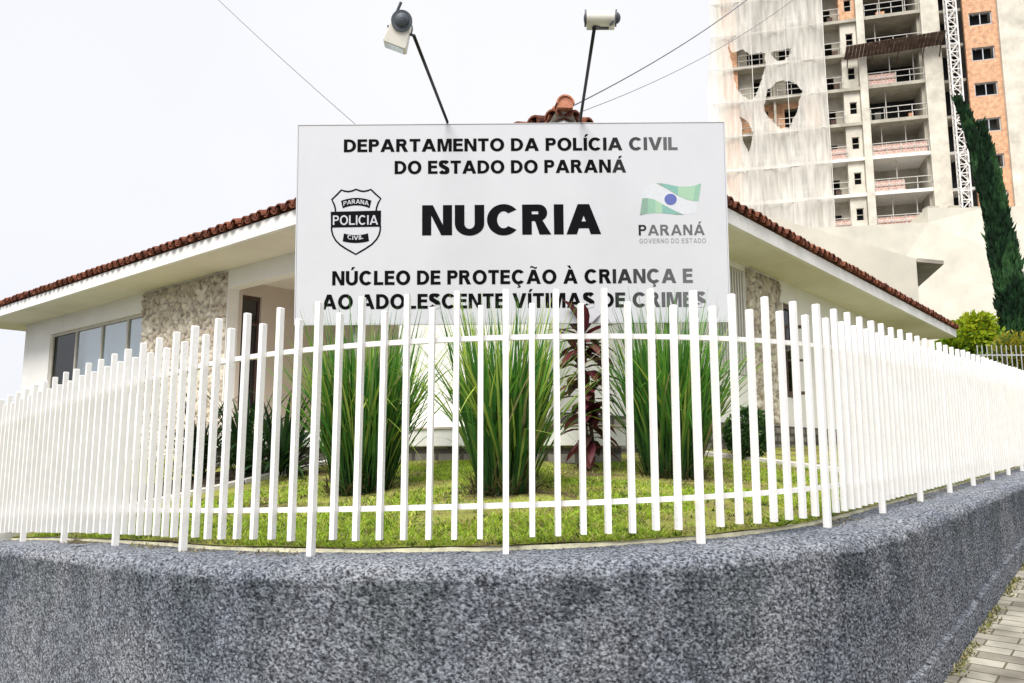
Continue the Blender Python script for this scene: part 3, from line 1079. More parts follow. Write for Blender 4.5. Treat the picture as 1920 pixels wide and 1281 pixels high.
# ------------------------------------------------------------------ sign board
SW, SH = 3.91, 1.835
SY = 7.02
sign = thing('sign_board', (.005, SY, gz(0, SY)), "big white police station sign board with black lettering behind the fence", "sign")
sz0 = 1.15 - gz(0, SY)                       # lower edge above the base
brd = bpy.data.objects.new('panel', None)
def bx(px): return (px - 559) / 804 * SW - SW / 2
def by(py): return (604 - py) / 369 * SH
TILT = Matrix.Translation((0, 0, sz0)) @ Matrix.Rotation(R_(3.0), 4, 'X') @ Matrix.Rotation(R_(-.42), 4, 'Y')
def on_board(o):
    o.data.transform(TILT)
    o.data.update()
    return o
b = MB(); b.box(-SW / 2, SW / 2, 0, .03, 0, SH)
panel = on_board(b.build('panel', M['panel'], sign))
b = MB()
e = .012
for q in ((-SW / 2 - e, SW / 2 + e, -.004, .05, -e - .002, -.002), (-SW / 2 - e, SW / 2 + e, -.004, .05, SH + .002, SH + .002 + e * .5), (-SW / 2 - e, -SW / 2 - .002, -.004, .05, -.002, SH + .002), (SW / 2 + .002, SW / 2 + e, -.004, .05, -.002, SH + .002)):
    b.box(*q)
on_board(b.build('edge_frame', M['panel'], sign))
b = MB()
b.box(-SW / 2 + .01, SW / 2 - .01, .034, .075, -.012, .03); b.box(-SW / 2 + .01, SW / 2 - .01, .034, .075, SH * .5, SH * .5 + .04); b.box(-SW / 2 + .01, SW / 2 - .01, .034, .075, SH - .05, SH - .012)
on_board(b.build('back_rail', M['sign_steel'], sign))
for x in (-1.42, 1.42):
    b = MB(); b.bar((x, .11, -.1), (x, .11, sz0 + SH * .9), .06, .06)
    b.build('leg', M['sign_steel'], sign)
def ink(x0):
    # glare over the right-hand end painted into the print as lighter ink
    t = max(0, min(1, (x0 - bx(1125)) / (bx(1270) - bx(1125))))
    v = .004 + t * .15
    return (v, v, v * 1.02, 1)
def ink_black(x0): return (.006, .006, .008, 1)
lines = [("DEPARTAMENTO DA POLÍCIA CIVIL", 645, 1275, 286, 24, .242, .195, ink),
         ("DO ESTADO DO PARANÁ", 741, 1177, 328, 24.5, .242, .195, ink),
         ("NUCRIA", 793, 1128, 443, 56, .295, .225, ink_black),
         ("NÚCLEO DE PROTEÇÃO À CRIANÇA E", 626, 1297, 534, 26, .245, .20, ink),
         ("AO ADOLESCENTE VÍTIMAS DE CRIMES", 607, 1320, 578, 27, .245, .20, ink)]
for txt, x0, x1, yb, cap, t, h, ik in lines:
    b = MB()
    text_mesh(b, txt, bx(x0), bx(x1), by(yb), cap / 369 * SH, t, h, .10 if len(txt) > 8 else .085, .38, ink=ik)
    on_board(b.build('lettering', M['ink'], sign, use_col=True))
# shield emblem
def flat(b, loop, z, th, col):
    n = len(loop)
    tris = tessellate_polygon([[Vector((p[0], p[1], 0)) for p in loop]])
    vs = [(p[0], -z - th, p[1]) for p in loop] + [(p[0], -z, p[1]) for p in loop]
    fs = []
    for tr_ in tris:
        a, bb, cc = [loop[i] for i in tr_]
        ar = (bb[0] - a[0]) * (cc[1] - a[1]) - (bb[1] - a[1]) * (cc[0] - a[0])
        fs.append(tuple(tr_) if ar > 0 else tuple(tr_)[::-1])
    fs += [(q, n + q, n + (q + 1) % n, (q + 1) % n) for q in range(n)]
    b.add(vs, fs, None, col)
def em(x, y): return (bx(600 + x * 140 / 1196), by(340 + y * 150 / 1281))
K = (.006, .006, .008, 1); Wc = (.61, .61, .64, 1)
def ring(b, pts, wpx, z, th, col):
    """closed or open polyline drawn as a band"""
    L_, R2 = [], []
    n = len(pts)
    for k in range(n):
        p0, p1 = pts[max(0, k - 1)], pts[min(n - 1, k + 1)]
        dx, dy = p1[0] - p0[0], p1[1] - p0[1]
        d = math.hypot(dx, dy)
        L_.append((pts[k][0] - dy / d * wpx / 2, pts[k][1] + dx / d * wpx / 2)); R2.append((pts[k][0] + dy / d * wpx / 2, pts[k][1] - dx / d * wpx / 2))
    for k in range(n - 1):
        flat(b, [em(*q) for q in (L_[k], L_[k + 1], R2[k + 1], R2[k])][::1], z, th, col)
b = MB()
top = [(262, 490), (255, 430), (235, 370), (200, 300), (280, 222), (352, 148), (400, 165), (460, 174), (520, 165), (588, 138), (650, 163), (710, 172), (770, 162), (825, 142), (900, 215), (984, 290), (945, 355), (920, 430), (912, 490)]
ring(b, top, 26, 0, .002, K)
bot = [(200, 740), (205, 800), (225, 870), (270, 950), (340, 1020), (430, 1080), (510, 1125), (592, 1172), (675, 1125), (760, 1075), (850, 1015), (920, 940), (960, 870), (978, 800), (982, 735)]
ring(b, bot, 26, 0, .002, K)
flat(b, [em(185, 495), em(192, 745), em(990, 735), (em(990, 480))], 0, .003, K)
def band(b, x0, x1, ytop, ybot, sag, ins):
    n = 10
    up = [em(x0 + (x1 - x0) * k / n, ytop - sag * (1 - (2 * k / n - 1) ** 2)) for k in range(n + 1)]
    dn = [em(x0 + ins + (x1 - x0 - 2 * ins) * k / n, ybot - sag * (1 - (2 * k / n - 1) ** 2)) for k in range(n + 1)]
    flat(b, up + dn[::-1], 0, .002, K)
band(b, 348, 835, 320, 440, 45, 28)
band(b, 400, 785, 840, 965, -28, -18)
on_board(b.build('shield_emblem', M['ink'], sign, use_col=True))
u = 150 / 1281 / 369 * SH
b = MB()
text_mesh(b, "POLICIA", em(222, 0)[0], em(945, 0)[0], em(0, 705)[1], 150 * u, .17, .15, .12, .3, z=.003, th=.001, ink=lambda x: Wc)
on_board(b.build('shield_lettering', M['ink'], sign, use_col=True)); b = MB()
text_mesh(b, "PARANÁ".replace('Á', 'A'), em(388, 0)[0], em(795, 0)[0], em(0, 402)[1], 68 * u, .19, .16, .1, .3, z=.002, th=.001, ink=lambda x: Wc, curve=lambda q: 34 * u * (1 - q * q))
on_board(b.build('shield_lettering', M['ink'], sign, use_col=True)); b = MB()
text_mesh(b, "CIVIL", em(458, 0)[0], em(712, 0)[0], em(0, 925)[1], 66 * u, .19, .16, .1, .3, z=.002, th=.001, ink=lambda x: Wc, curve=lambda q: -20 * u * (1 - q * q))
on_board(b.build('shield_lettering', M['ink'], sign, use_col=True))
# state government mark: two green waves, a blue disc, and its name
def fm(x, y): return (bx(1180 + x * 170 / 1452), by(330 + y * 150 / 1281))
b = MB()
def wave(up, dn, cols):
    n = len(up)
    for k in range(n - 1):
        vs = [fm(*dn[k]), fm(*dn[k + 1]), fm(*up[k + 1]), fm(*up[k])]
        b.add([(p[0], -.002, p[1]) for p in vs], [(0, 1, 2, 3)], None, cols[k])
flat(b, [fm(*q) for q in ((250, 215), (455, 156), (800, 213), (1175, 163), (1125, 452), (1075, 640), (880, 668), (540, 640), (180, 674), (225, 400))], -.0005, .001, (.65, .67, .68, 1))
G1, G2, G3, G4 = (.30, .50, .37, 1), (.38, .57, .40, 1), (.24, .45, .38, 1), (.26, .39, .31, 1)
wave([(455, 158), (560, 165), (680, 188), (800, 215), (950, 216), (1080, 200), (1175, 165)], [(455, 160), (560, 215), (680, 285), (800, 362), (930, 420), (1040, 448), (1125, 450)], [G4, G3, G3, G2, G2, G1])
wave([(225, 400), (320, 398), (430, 425), (540, 490), (650, 555), (760, 612), (880, 664)], [(180, 672), (300, 645), (430, 634), (540, 637), (650, 650), (760, 664), (880, 666)], [G4, G1, G2, G3, G3, G4])
flat(b, [fm(p[0], p[1]) for p in arc(678, 420, 98, 88, 0, -350, 26)], 0, .003, (.14, .17, .42, 1))
on_board(b.build('flag_emblem', M['ink'], sign, use_col=True))
b = MB()
text_mesh(b, "PARANÁ", fm(155, 0)[0], fm(1210, 0)[0], fm(0, 992)[1], 168 * u, .20, .17, .14, .3, ink=lambda x: ((.03,) * 3 + (1,)) if x < fm(300, 0)[0] else ((.15,) * 3 + (1,)), th=.002)  # letters after the first greyed, glare painted in
text_mesh(b, "GOVERNO DO ESTADO", fm(165, 0)[0], fm(1225, 0)[0], fm(0, 1115)[1], 72 * u, .13, .12, .24, .45, ink=lambda x: (.30, .30, .31, 1), th=.002)
on_board(b.build('emblem_lettering', M['ink'], sign, use_col=True))

# ------------------------------------------------------------------ floodlights on arms
def floodlight(base, tip, axis, skirt, label, r, ln, hl, off):
    t = thing('floodlight', base, label, "floodlight", "floodlights over the sign")
    B = Vector(base)
    tip = Vector(tip)
    b = MB()
    pts = [Vector((0, .0, -.12)), Vector((0, 0, .02)), Vector((0, -.03, .085))] + [Vector((0, -.03, .085)).lerp(tip - B, k) for k in (.33, .66, 1)]
    b.tube(pts, .0135, 10)
    b.build('arm', M['black'], t, smooth=True)
    ax = Vector(axis).normalized()
    sk = Vector(skirt); sk = (sk - ax * sk.dot(ax)).normalized()
    ot = ax.cross(sk)
    c = tip - B + Vector((0, 0, 0)) - sk * .0 + (-ot * 0)
    # side profile: round back, sides widening to the open mouth
    prof = [(math.cos(R_(a)) * -r, math.sin(R_(a)) * r) for a in range(-90, 91, 12)] + [(ln * .93, r * 1.3), (ln, r * 1.15), (ln, -r * 1.15), (ln * .93, -r * 1.3)]
    cen = tip - B + Vector(off)
    def pt(x, q, k=1): return cen + ax * x + sk * q[0] * k + ot * q[1] * k
    b = MB()
    b.prism([pt(-hl, q) for q in prof], ax * (2 * hl))
    b.build('housing', M['lamp_white'], t, bevel=.004)
    for sgn in (-1, 1):
        b = MB()
        b.prism([pt(sgn * (hl + .002), (math.cos(R_(a)) * r * 1.14, math.sin(R_(a)) * r * 1.14)) for a in range(0, 360, 15)], ax * sgn * .012)
        # domed cap over the lamp holder
        rings = []
        n = 16
        vs, fs = [], []
        for k, (rr, h) in enumerate(((r * .76, .014), (r * .70, .026), (r * .48, .036), (r * .2, .042))):
            for a in range(n):
                th = 2 * math.pi * a / n
                vs.append(pt(sgn * (hl + h * (1 if sgn > 0 else .5)), (math.cos(th) * rr - .005, math.sin(th) * rr)))
        for k in range(3):
            for a in range(n): fs.append((k * n + a, k * n + (a + 1) % n, (k + 1) * n + (a + 1) % n, (k + 1) * n + a))
        fs.append(tuple(3 * n + a for a in range(n)))
        b.add(vs, fs)
        b.build('end_cap', M['lamp_dark'], t, smooth=False)
    b = MB()
    b.prism([pt(-hl + .01, q) for q in ((ln + .001, r), (ln + .004, r), (ln + .004, -r), (ln + .001, -r))], ax * (2 * hl - .02))
    b.build('lens', M['glass'], t)
    b = MB()
    b.bar(tip - B, pt(0, (ln * .3, -r * 1.12)), .026, .01)
    b.bar(pt(-hl * .6, (ln * .3, -r * 1.14 - .004)), pt(hl * .6, (ln * .3, -r * 1.14 - .004)), .026, .008)
    b.bar(pt(hl * .7, (-.2 * r, -r * .9)), pt(hl * .9, (-r * 1.9, -r * .7)), .016, .014)
    b.build('bracket', M['lamp_dark'], t)
    return t
floodlight((-.60, 7.0, 2.94), (-.73, 5.5, 3.06), (.10, -.95, -.22), (-.30, .05, -.93), "tilted floodlight on the left black arm, its round dark end cap towards the street", .068, .18, .085, (-.085, -.02, .075))
floodlight((.63, 7.0, 2.94), (.615, 5.5, 3.13), (1, -.10, -.05), (.03, .92, .38), "level white floodlight on the right black arm, seen from behind", .054, .12, .105, (.045, -.01, .062))

# ------------------------------------------------------------------ plants
def blade_strip(V, F, Cl, base, az, lean, droop, length, w, c0, c1, seg=7, roll=0, kink=None):
    x, y, z = base
    o = len(V)
    th = lean
    dirx, diry = math.cos(az), math.sin(az)
    sx, sy = -math.sin(az + roll), math.cos(az + roll)
    st = length / seg
    for k in range(seg + 1):
        f = k / seg
        ww = w * (.55 + .9 * f if f < .3 else (1.0 if f < .55 else max(.06, 1.0 - (f - .55) / .45))) * .5
        c = [c0[i] * (1 - f) + c1[i] * f for i in range(3)]
        V.append((x - sx * ww, y - sy * ww, z)); V.append((x + sx * ww, y + sy * ww, z))
        Cl += [(*c, 1), (*c, 1)]
        if kink and abs(f - kink) < .5 / seg: th += 1.4
        th += droop / seg * (0.4 + 1.6 * f)
        x += dirx * math.sin(th) * st; y += diry * math.sin(th) * st; z += math.cos(th) * st
    for k in range(seg):
        F.append((o + 2 * k, o + 2 * k + 1, o + 2 * k + 3, o + 2 * k + 2))

def clump(x, y, rad, height, n, label, seed, spread=1.0, yellow=.15):
    random.seed(seed)
    z = gz(x, y)
    t = thing('grass_clump', (x, y, z), label, "ornamental grass", "tall grass clumps behind the fence")
    V, F, Cl = [], [], []
    for i in range(n):
        r = rad * math.sqrt(random.random()); a = random.uniform(0, 2 * math.pi)
        bxx, byy = r * math.cos(a), r * math.sin(a)
        out = r / rad
        az = a + random.gauss(0, .6)
        arch = random.random() < .26
        if arch: out = random.uniform(.8, 1); az = random.uniform(0, 6.283)
        lean = abs(random.gauss(.02, .07)) + .34 * out * spread * random.random() + (random.uniform(.04, .27) if arch else 0)
        droop = random.uniform(.0, .38) * spread + (random.uniform(.1, .7) if arch else 0) * (.3 + .7 * out) + (random.uniform(.3, 1.0) if random.random() < .09 else 0)
        L = height * random.triangular(.55, 1.14, .95)
        q = random.random()
        if arch: q = .5 + .5 * q
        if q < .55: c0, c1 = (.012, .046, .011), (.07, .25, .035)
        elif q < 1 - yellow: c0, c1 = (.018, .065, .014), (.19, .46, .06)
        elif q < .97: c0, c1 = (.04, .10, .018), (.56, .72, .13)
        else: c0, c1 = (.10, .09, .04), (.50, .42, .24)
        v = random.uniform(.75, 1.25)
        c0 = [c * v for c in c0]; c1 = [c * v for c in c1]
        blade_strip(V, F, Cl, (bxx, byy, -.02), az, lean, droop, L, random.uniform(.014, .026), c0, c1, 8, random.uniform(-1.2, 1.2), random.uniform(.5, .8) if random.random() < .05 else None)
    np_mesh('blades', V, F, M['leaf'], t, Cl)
    V, F, Cl = [], [], []
    for i in range(260):                      # short dead litter round the foot
        r = rad * random.uniform(.2, 1.35); a = random.uniform(0, 6.283)
        g = random.uniform(.5, 1.2)
        blade_strip(V, F, Cl, (r * math.cos(a), r * math.sin(a), -.01), a + random.gauss(0, .8), random.uniform(.3, 1.4), random.uniform(.2, .9), random.uniform(.08, .3), .012, (.05 * g, .04 * g, .02 * g), (.16 * g, .13 * g, .06 * g), 4)
    np_mesh('dry_litter', V, F, M['leaf'], t, Cl)
wall_foot(); debris()
clump(-1.24, 6.62, .235, 1.46, 760, "tall green grass clump leftmost behind the fence, under the sign's left end", 21, .62, .20)
clump(-.06, 5.55, .175, 1.30, 620, "yellow-tipped tall grass clump in the middle, nearest the fence", 22, .58, .28)
clump(1.36, 6.80, .22, 1.50, 760, "dark green grass clump under the right end of the sign", 23, .64, .12)

def leaf_shape(V, F, Cl, base, direction, length, w, col, droop=.5, seg=4, fold=.2):
    p = Vector(base); d = Vector(direction).normalized()
    o = len(V)
    side = d.cross(Vector((0, 0, 1)))
    if side.length < .05: side = Vector((1, 0, 0))
    side.normalize()
    for k in range(seg + 1):
        f = k / seg
        ww = w * math.sin(math.pi * (.12 + .88 * f)) ** .8 * .5 if f < 1 else 0.002
        up = side.cross(d)
        V.append(tuple(p - side * ww + up * ww * fold)); V.append(tuple(p)); V.append(tuple(p + side * ww + up * ww * fold))
        g = 1 - .15 * f
        Cl += [(col[0] * g, col[1] * g, col[2] * g, 1), (col[0] * 1.25, col[1] * 1.2, col[2] * 1.2, 1), (col[0] * g, col[1] * g, col[2] * g, 1)]
        d = (d + Vector((0, 0, -droop / seg))).normalized()
        p = p + d * length / seg
    for k in range(seg):
        a = o + 3 * k
        F.append((a, a + 1, a + 4, a + 3)); F.append((a + 1, a + 2, a + 5, a + 4))

# burgundy cordyline
random.seed(5)
cx, cy = .64, 7.0
t = thing('cordyline', (cx, cy, gz(cx, cy)), "burgundy leaved cordyline on a thin stem between the middle and right grass clumps", "plant")
stems = [[(0, 0, -.03), (.02, .01, .3), (-.03, 0, .62), (.0, .02, .92), (.02, 0, 1.2)], [(.03, .02, -.03), (.07, .03, .25), (.05, .05, .5)]]
b = MB()
for sp in stems: b.tube(sp, [.022 - .003 * k for k in range(len(sp))], 7)
b.build('stem', M['bark'], t, smooth=True)
V, F, Cl = [], [], []
def cluster(h0, h1, n, L, x=0, y=0):
    for i in range(n):
        f = i / max(1, n - 1)
        a = i * 2.4 + random.uniform(-.4, .4)
        el = -.1 + 1.3 * f ** 1.5 + random.uniform(-.15, .15)
        c = random.choice([(.09, .014, .022), (.07, .014, .02), (.13, .026, .036), (.05, .025, .02), (.18, .06, .06)])
        leaf_shape(V, F, Cl, (x + .01 * math.cos(a), y + .01 * math.sin(a), h0 + (h1 - h0) * f), (math.cos(a) * math.cos(el), math.sin(a) * math.cos(el), math.sin(el)), L * random.uniform(.75, 1.15), random.uniform(.085, .135), c, random.uniform(.5, 1.3))
cluster(1.0, 1.26, 26, .34); cluster(.72, 1.0, 22, .32, -.01); cluster(.48, .72, 16, .30, .02); cluster(.22, .48, 20, .28, .05, .03); cluster(.06, .2, 8, .15, .02)
np_mesh('leaves', V, F, M['leaf'], t, Cl)

def leafball(V, F, Cl, n, cen, rad, ls, cols, shell=.55, up=.3):
    for i in range(n):
        d = Vector((random.gauss(0, 1), random.gauss(0, 1), random.gauss(0, 1))).normalized()
        r = (shell + (1 - shell) * random.random()) if random.random() < .8 else random.random()
        p = Vector((cen[0] + d.x * rad[0] * r, cen[1] + d.y * rad[1] * r, cen[2] + d.z * rad[2] * r))
        nd = (d + Vector((random.gauss(0, .6), random.gauss(0, .6), random.gauss(0, .5) + up))).normalized()
        c = random.choice(cols); v = random.uniform(.65, 1.3)
        l = ls * random.uniform(.6, 1.3)
        s = nd.cross(Vector((random.gauss(0, 1), random.gauss(0, 1), random.gauss(0, 1)))).normalized()
        o = len(V)
        V += [tuple(p), tuple(p + nd * l * .5 + s * l * .28), tuple(p + nd * l), tuple(p + nd * l * .5 - s * l * .28)]
        Cl += [(c[0] * v, c[1] * v, c[2] * v, 1)] * 4
        F.append((o, o + 1, o + 2, o + 3))

# clipped round shrub right of the clumps
random.seed(9)
bx_, by_ = 2.78, 9.35
t = thing('round_shrub', (bx_, by_, gz(bx_, by_)), "small clipped round green shrub beside the white kerb", "shrub")
V, F, Cl = [], [], []
leafball(V, F, Cl, 2600, (0, 0, .32), (.27, .27, .30), .055, [(.03, .09, .02), (.05, .13, .03), (.08, .18, .04), (.02, .06, .015)], .7)
np_mesh('leaves', V, F, M['leaf'], t, Cl)
b = MB(); b.tube([(0, 0, -.05), (.01, 0, .3)], .02, 6); b.build('stem', M['bark'], t)

# dark strap-leaved shrubs in the left bed
def strap_shrub(x, y, h, n, seed, label, cols):
    random.seed(seed)
    t = thing('strap_leaf_shrub', (x, y, gz(x, y)), label, "shrub", "dark shrubs in the left bed")
    V, F, Cl = [], [], []
    for i in range(n):
        a = random.uniform(0, 6.283); el = random.uniform(.35, 1.45)
        r = random.uniform(0, .16)
        leaf_shape(V, F, Cl, (r * math.cos(a), r * math.sin(a), random.uniform(0, h * .35)), (math.cos(a) * math.cos(el), math.sin(a) * math.cos(el), math.sin(el)), h * random.uniform(.6, 1.1), random.uniform(.03, .06), random.choice(cols), random.uniform(.5, 1.5), 6)
    np_mesh('leaves', V, F, M['leaf'], t, Cl)
dk_cols = [(.012, .04, .012), (.02, .06, .016), (.035, .09, .022), (.015, .03, .01)]
strap_shrub(-2.55, 8.9, .85, 130, 31, "dark arching strap-leaf shrub in the left bed beside the leftmost grass clump", dk_cols)
strap_shrub(-3.2, 9.6, 1.0, 140, 32, "dark bushy strap-leaf shrub under the tall porch window", dk_cols)
strap_shrub(-4.0, 10.2, .95, 120, 33, "dark strap-leaf shrub before the rough stone panel", [(.01, .025, .01), (.015, .04, .012), (.008, .018, .008)])

# planted bed with its soil and white kerbs
def kerb(p, q, label):
    b = MB()
    n = 10
    for k in range(n):
        f0, f1 = k / n, (k + .96) / n
        a = (p[0] + (q[0] - p[0]) * f0, p[1] + (q[1] - p[1]) * f0); c = (p[0] + (q[0] - p[0]) * f1, p[1] + (q[1] - p[1]) * f1)
        b.bar((a[0], a[1], gz(*a) - .005), (c[0], c[1], gz(*c) - .005), .09, .12)
    o = b.build('bed_kerb', M['kerb_white'], None, bevel=.008)
    return tag(o, label, "kerb")
kerb((-4.6, 6.95), (-1.95, 10.35), "whitewashed kerb edging the dark planted bed on the left")
kerb((2.35, 10.2), (3.7, 7.2), "whitewashed kerb edging the lawn on the right by the round shrub")
b = MB()
loop = [(-4.7, 7.1), (-1.95, 10.45), (-2.2, 10.9), (-6.6, 12.6), (-8.2, 10.6)]
pts = []
for i in range(13):
    for j in range(13):
        u, v = i / 12, j / 12
        x = (-4.75 + 2.75 * u) * (1 - v) + (-8.0 + 5.8 * u) * v; y = (7.1 + 3.4 * u) * (1 - v) + (10.6 + .3 * u) * v
        pts.append((x, y, gz(x, y) + .018 + .02 * random.random()))
b.add(pts, [(i * 13 + j, (i + 1) * 13 + j, (i + 1) * 13 + j + 1, i * 13 + j + 1) for i in range(12) for j in range(12)])
tag(b.build('bed_soil', M['soil']), None, None, kind='structure')

# lawn blades
def lawn():
    N = 170000
    s = rng.uniform(-5.2, 6.0, N); d = rng.uniform(.0, 1, N) ** 1.35 * 4.6 + .115
    V = np.zeros((N, 3, 3), np.float32); Cl = np.ones((N, 3, 4), np.float32)
    keep = np.ones(N, bool)
    hr = rng.uniform(.006, .030, N); ang = rng.uniform(0, 6.283, N); w = rng.uniform(.004, .009, N)
    lx = rng.normal(0, .024, N); ly = rng.normal(0, .024, N); cv = rng.uniform(.6, 1.3, N); ck = rng.random(N)
    for i in range(N):
        p, t, n = path(s[i])
        x, y = p[0] - n[0] * d[i], p[1] - n[1] * d[i]
        # the soil shows through in worn patches
        rc = min(math.hypot(x + 1.28, (y - 6.5) * .8), math.hypot(x + .02, (y - 5.35) * .8), math.hypot(x - 1.44, (y - 6.65) * .8), math.hypot(x - .68, y - 7.1) + .15)
        if rc < .62 and ck[i] < .93 - (rc / .62) ** 3 * .8: keep[i] = False; continue
        q = noise.noise((x * 1.3, y * 1.3, 8)) + .5 * noise.noise((x * 4, y * 4, 2))
        if q > .08 and ck[i] < min(.9, .35 + q * 1.6): keep[i] = False; continue
        ax, bx2 = (x - O.x) * Rv.x + (y - O.y) * Rv.y, (x - O.x) * Lv.x + (y - O.y) * Lv.y
        if ax > .05 and bx2 > .05: keep[i] = False; continue
        if y - 10.35 > (x + 1.95) * 1.283 and x < -1.9: keep[i] = False; continue
        z = gz(x, y)
        ca, sa = math.cos(ang[i]) * w[i], math.sin(ang[i]) * w[i]
        V[i, 0] = (x - ca, y - sa, z - .004); V[i, 1] = (x + ca, y + sa, z - .004); V[i, 2] = (x + lx[i], y + ly[i], z + hr[i])
        if noise.noise((x * 9, y * 9, 5)) > .25 and ck[i] > .5: c = (.09, .13, .03)
        elif ck[i] < .62: c = (.40, .60, .05)
        elif ck[i] < .86: c = (.56, .62, .09)
        elif ck[i] < .94: c = (.20, .34, .04)
        else: c = (.50, .42, .22)
        Cl[i, :, :3] = np.array(c) * cv[i]
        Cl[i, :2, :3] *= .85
    V = V[keep]; Cl = Cl[keep]
    F = np.arange(len(V) * 3).reshape(-1, 3)
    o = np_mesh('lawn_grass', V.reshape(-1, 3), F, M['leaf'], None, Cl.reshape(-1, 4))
    tag(o, "short yellow-green lawn grass between the fence and the house", "grass", kind='stuff')
lawn()

# dead leaf on the wall coping
p, tt, nn = path(-3.35)
b = MB()
for k in range(3):
    ang = .4 * k - .3
    b.add([(-.07 + .02 * k, 0, .012), (0, .03, .022 + .008 * k), (.09, .012 * k, .012), (0, -.03, .016)], [(0, 1, 2), (0, 2, 3)], Matrix.Rotation(ang, 4, 'Z'))
o = b.build('dead_leaf', M['brown_leaf'])
o.location = (p[0] + nn[0] * .16, p[1] + nn[1] * .16, zb(-3.35) - .068)
tag(o, "dry dark leaf lying on the grey wall top beside a fence post", "leaf")

# ------------------------------------------------------------------ vegetation behind the house
def cypress():
    random.seed(77)
    base = Vector((15.5, 24.0, .2))
    t = thing('cypress_tree', base, "tall narrow dark cypress with a forked tip right of the house", "tree")
    b = MB()
    b.tube([(0, 0, -.3), (0, 0, 2), (-.3, 0, 6)], [.16, .13, .06], 8)
    b.build('trunk', M['bark'], t, smooth=True)
    V, F, Cl = [], [], []
    def spire(x0, z0, x1, z1, rmax, n, wob, bend):
        for i in range(n):
            f = random.random() ** .85
            cx_ = x0 + (x1 - x0) * f ** bend + wob * math.sin(f * 9)
            z = z0 + (z1 - z0) * f
            lump = 1 + .20 * noise.noise((f * 9, x1, 1))
            rad = rmax * (min(1, .72 + f * 1.2) if f < .3 else (1 - ((f - .3) / .72) ** 1.7)) * lump
            rad = max(rad, .03)
            a = random.uniform(0, 6.283)
            r = rad * (1 - .5 * random.random() ** 2.2)
            p = Vector((cx_ + r * math.cos(a), r * math.sin(a), z))
            l = random.uniform(.12, .32) if random.random() < .95 else random.uniform(.34, .46)
            d = Vector((math.cos(a) * .34, math.sin(a) * .34, 1 + random.gauss(0, .2))).normalized()
            s = d.cross(Vector((math.cos(a + random.gauss(0, 1)), math.sin(a + random.gauss(0, 1)), 0))).normalized() * l * .16
            hi = noise.noise((p.x * 2.2, p.y * 2.2, p.z * 1.1)) > .12
            g = random.choice([(.05, .13, .045), (.035, .10, .035)]) if hi else random.choice([(.012, .045, .018), (.02, .065, .024), (.01, .03, .014)])
            k = random.uniform(.7, 1.3)
            o = len(V)
            V.extend([tuple(p), tuple(p + d * l * .5 + s), tuple(p + d * l), tuple(p + d * l * .5 - s)])
            Cl.extend([(g[0] * k, g[1] * k, g[2] * k, 1)] * 4)
            F.append((o, o + 1, o + 2, o + 3))
    spire(.05, .9, -1.22, 10.8, .36, 15000, .03, 2.5)
    spire(-.1, 4.5, -.56, 10.0, .27, 5000, .02, 1.8)
    np_mesh('crown', V, F, M['leaf_dull'], t, Cl)
cypress()

def leafy_tree(loc, label, parts, cols, ls, trunk_h, seed, name='bush_tree', cat='tree'):
    random.seed(seed)
    t = thing(name, loc, label, cat)
    b = MB()
    b.tube([(0, 0, -.3), (.05, 0, trunk_h * .5), (0, .05, trunk_h)], [.10, .08, .04], 7)
    for k in range(5):
        a = k * 1.3
        b.tube([(0, .02, trunk_h * .6), (math.cos(a) * .5, math.sin(a) * .5, trunk_h * .6 + .6), (math.cos(a) * .9, math.sin(a) * .9, trunk_h * .6 + 1.1)], [.04, .025, .01], 5)
    b.build('trunk', M['bark'], t)
    V, F, Cl = [], [], []
    for (n, cen, rad, sel) in parts: leafball(V, F, Cl, n, cen, rad, ls, [cols[k] for k in sel], .45)
    np_mesh('crown', V, F, M['leaf'], t, Cl)
gcol = [(.34, .46, .02), (.48, .54, .03), (.16, .30, .02), (.03, .08, .015), (.02, .05, .012)]
leafy_tree((13.05, 22.2, .2), "bright yellow-green leafy tree between the house eave and the dark cypress",
           [(1300, (-.1, 0, 2.95), (.68, .7, .55), (0, 1, 2)), (900, (.5, .1, 2.8), (.5, .6, .5), (0, 2, 2)), (700, (.15, -.1, 3.35), (.42, .4, .32), (0, 1)), (600, (-.5, 0, 2.7), (.4, .5, .35), (0, 2)),
            (1500, (-.3, .1, 2.0), (.85, .8, .55), (3, 4, 3, 2)), (1300, (.5, 0, 1.9), (.75, .8, .6), (3, 4, 2)), (700, (-.8, .2, 1.75), (.5, .5, .45), (3, 2))], gcol, .17, 2.0, 41)
ycol = [(.42, .36, .03), (.30, .30, .03), (.14, .20, .03), (.40, .26, .05)]
leafy_tree((11.35, 17.7, .2), "golden yellow shrub in front of the cypress foot", [(1100, (0, 0, 2.0), (.5, .5, .45), (0, 1, 2)), (700, (.25, 0, 1.7), (.4, .4, .4), (0, 3)), (500, (-.3, .1, 1.7), (.45, .4, .3), (1, 2))], ycol, .12, 1.4, 43, 'golden_shrub', 'shrub')
# slim pale railing in front of the shrubs
t = thing('bar_railing', (10.1, 17.0, .2), "slim pale bar railing before the yellow shrub and cypress", "railing")
b = MB()
for k in range(34):
    x = k * .105
    b.box(x - .008, x + .008, -.008, .008, 0, 2.08)
for z in (.25, 1.85): b.box(-.05, 3.52, .012, .032, z, z + .03)
b.build('bars', M['steel_grey'], t)

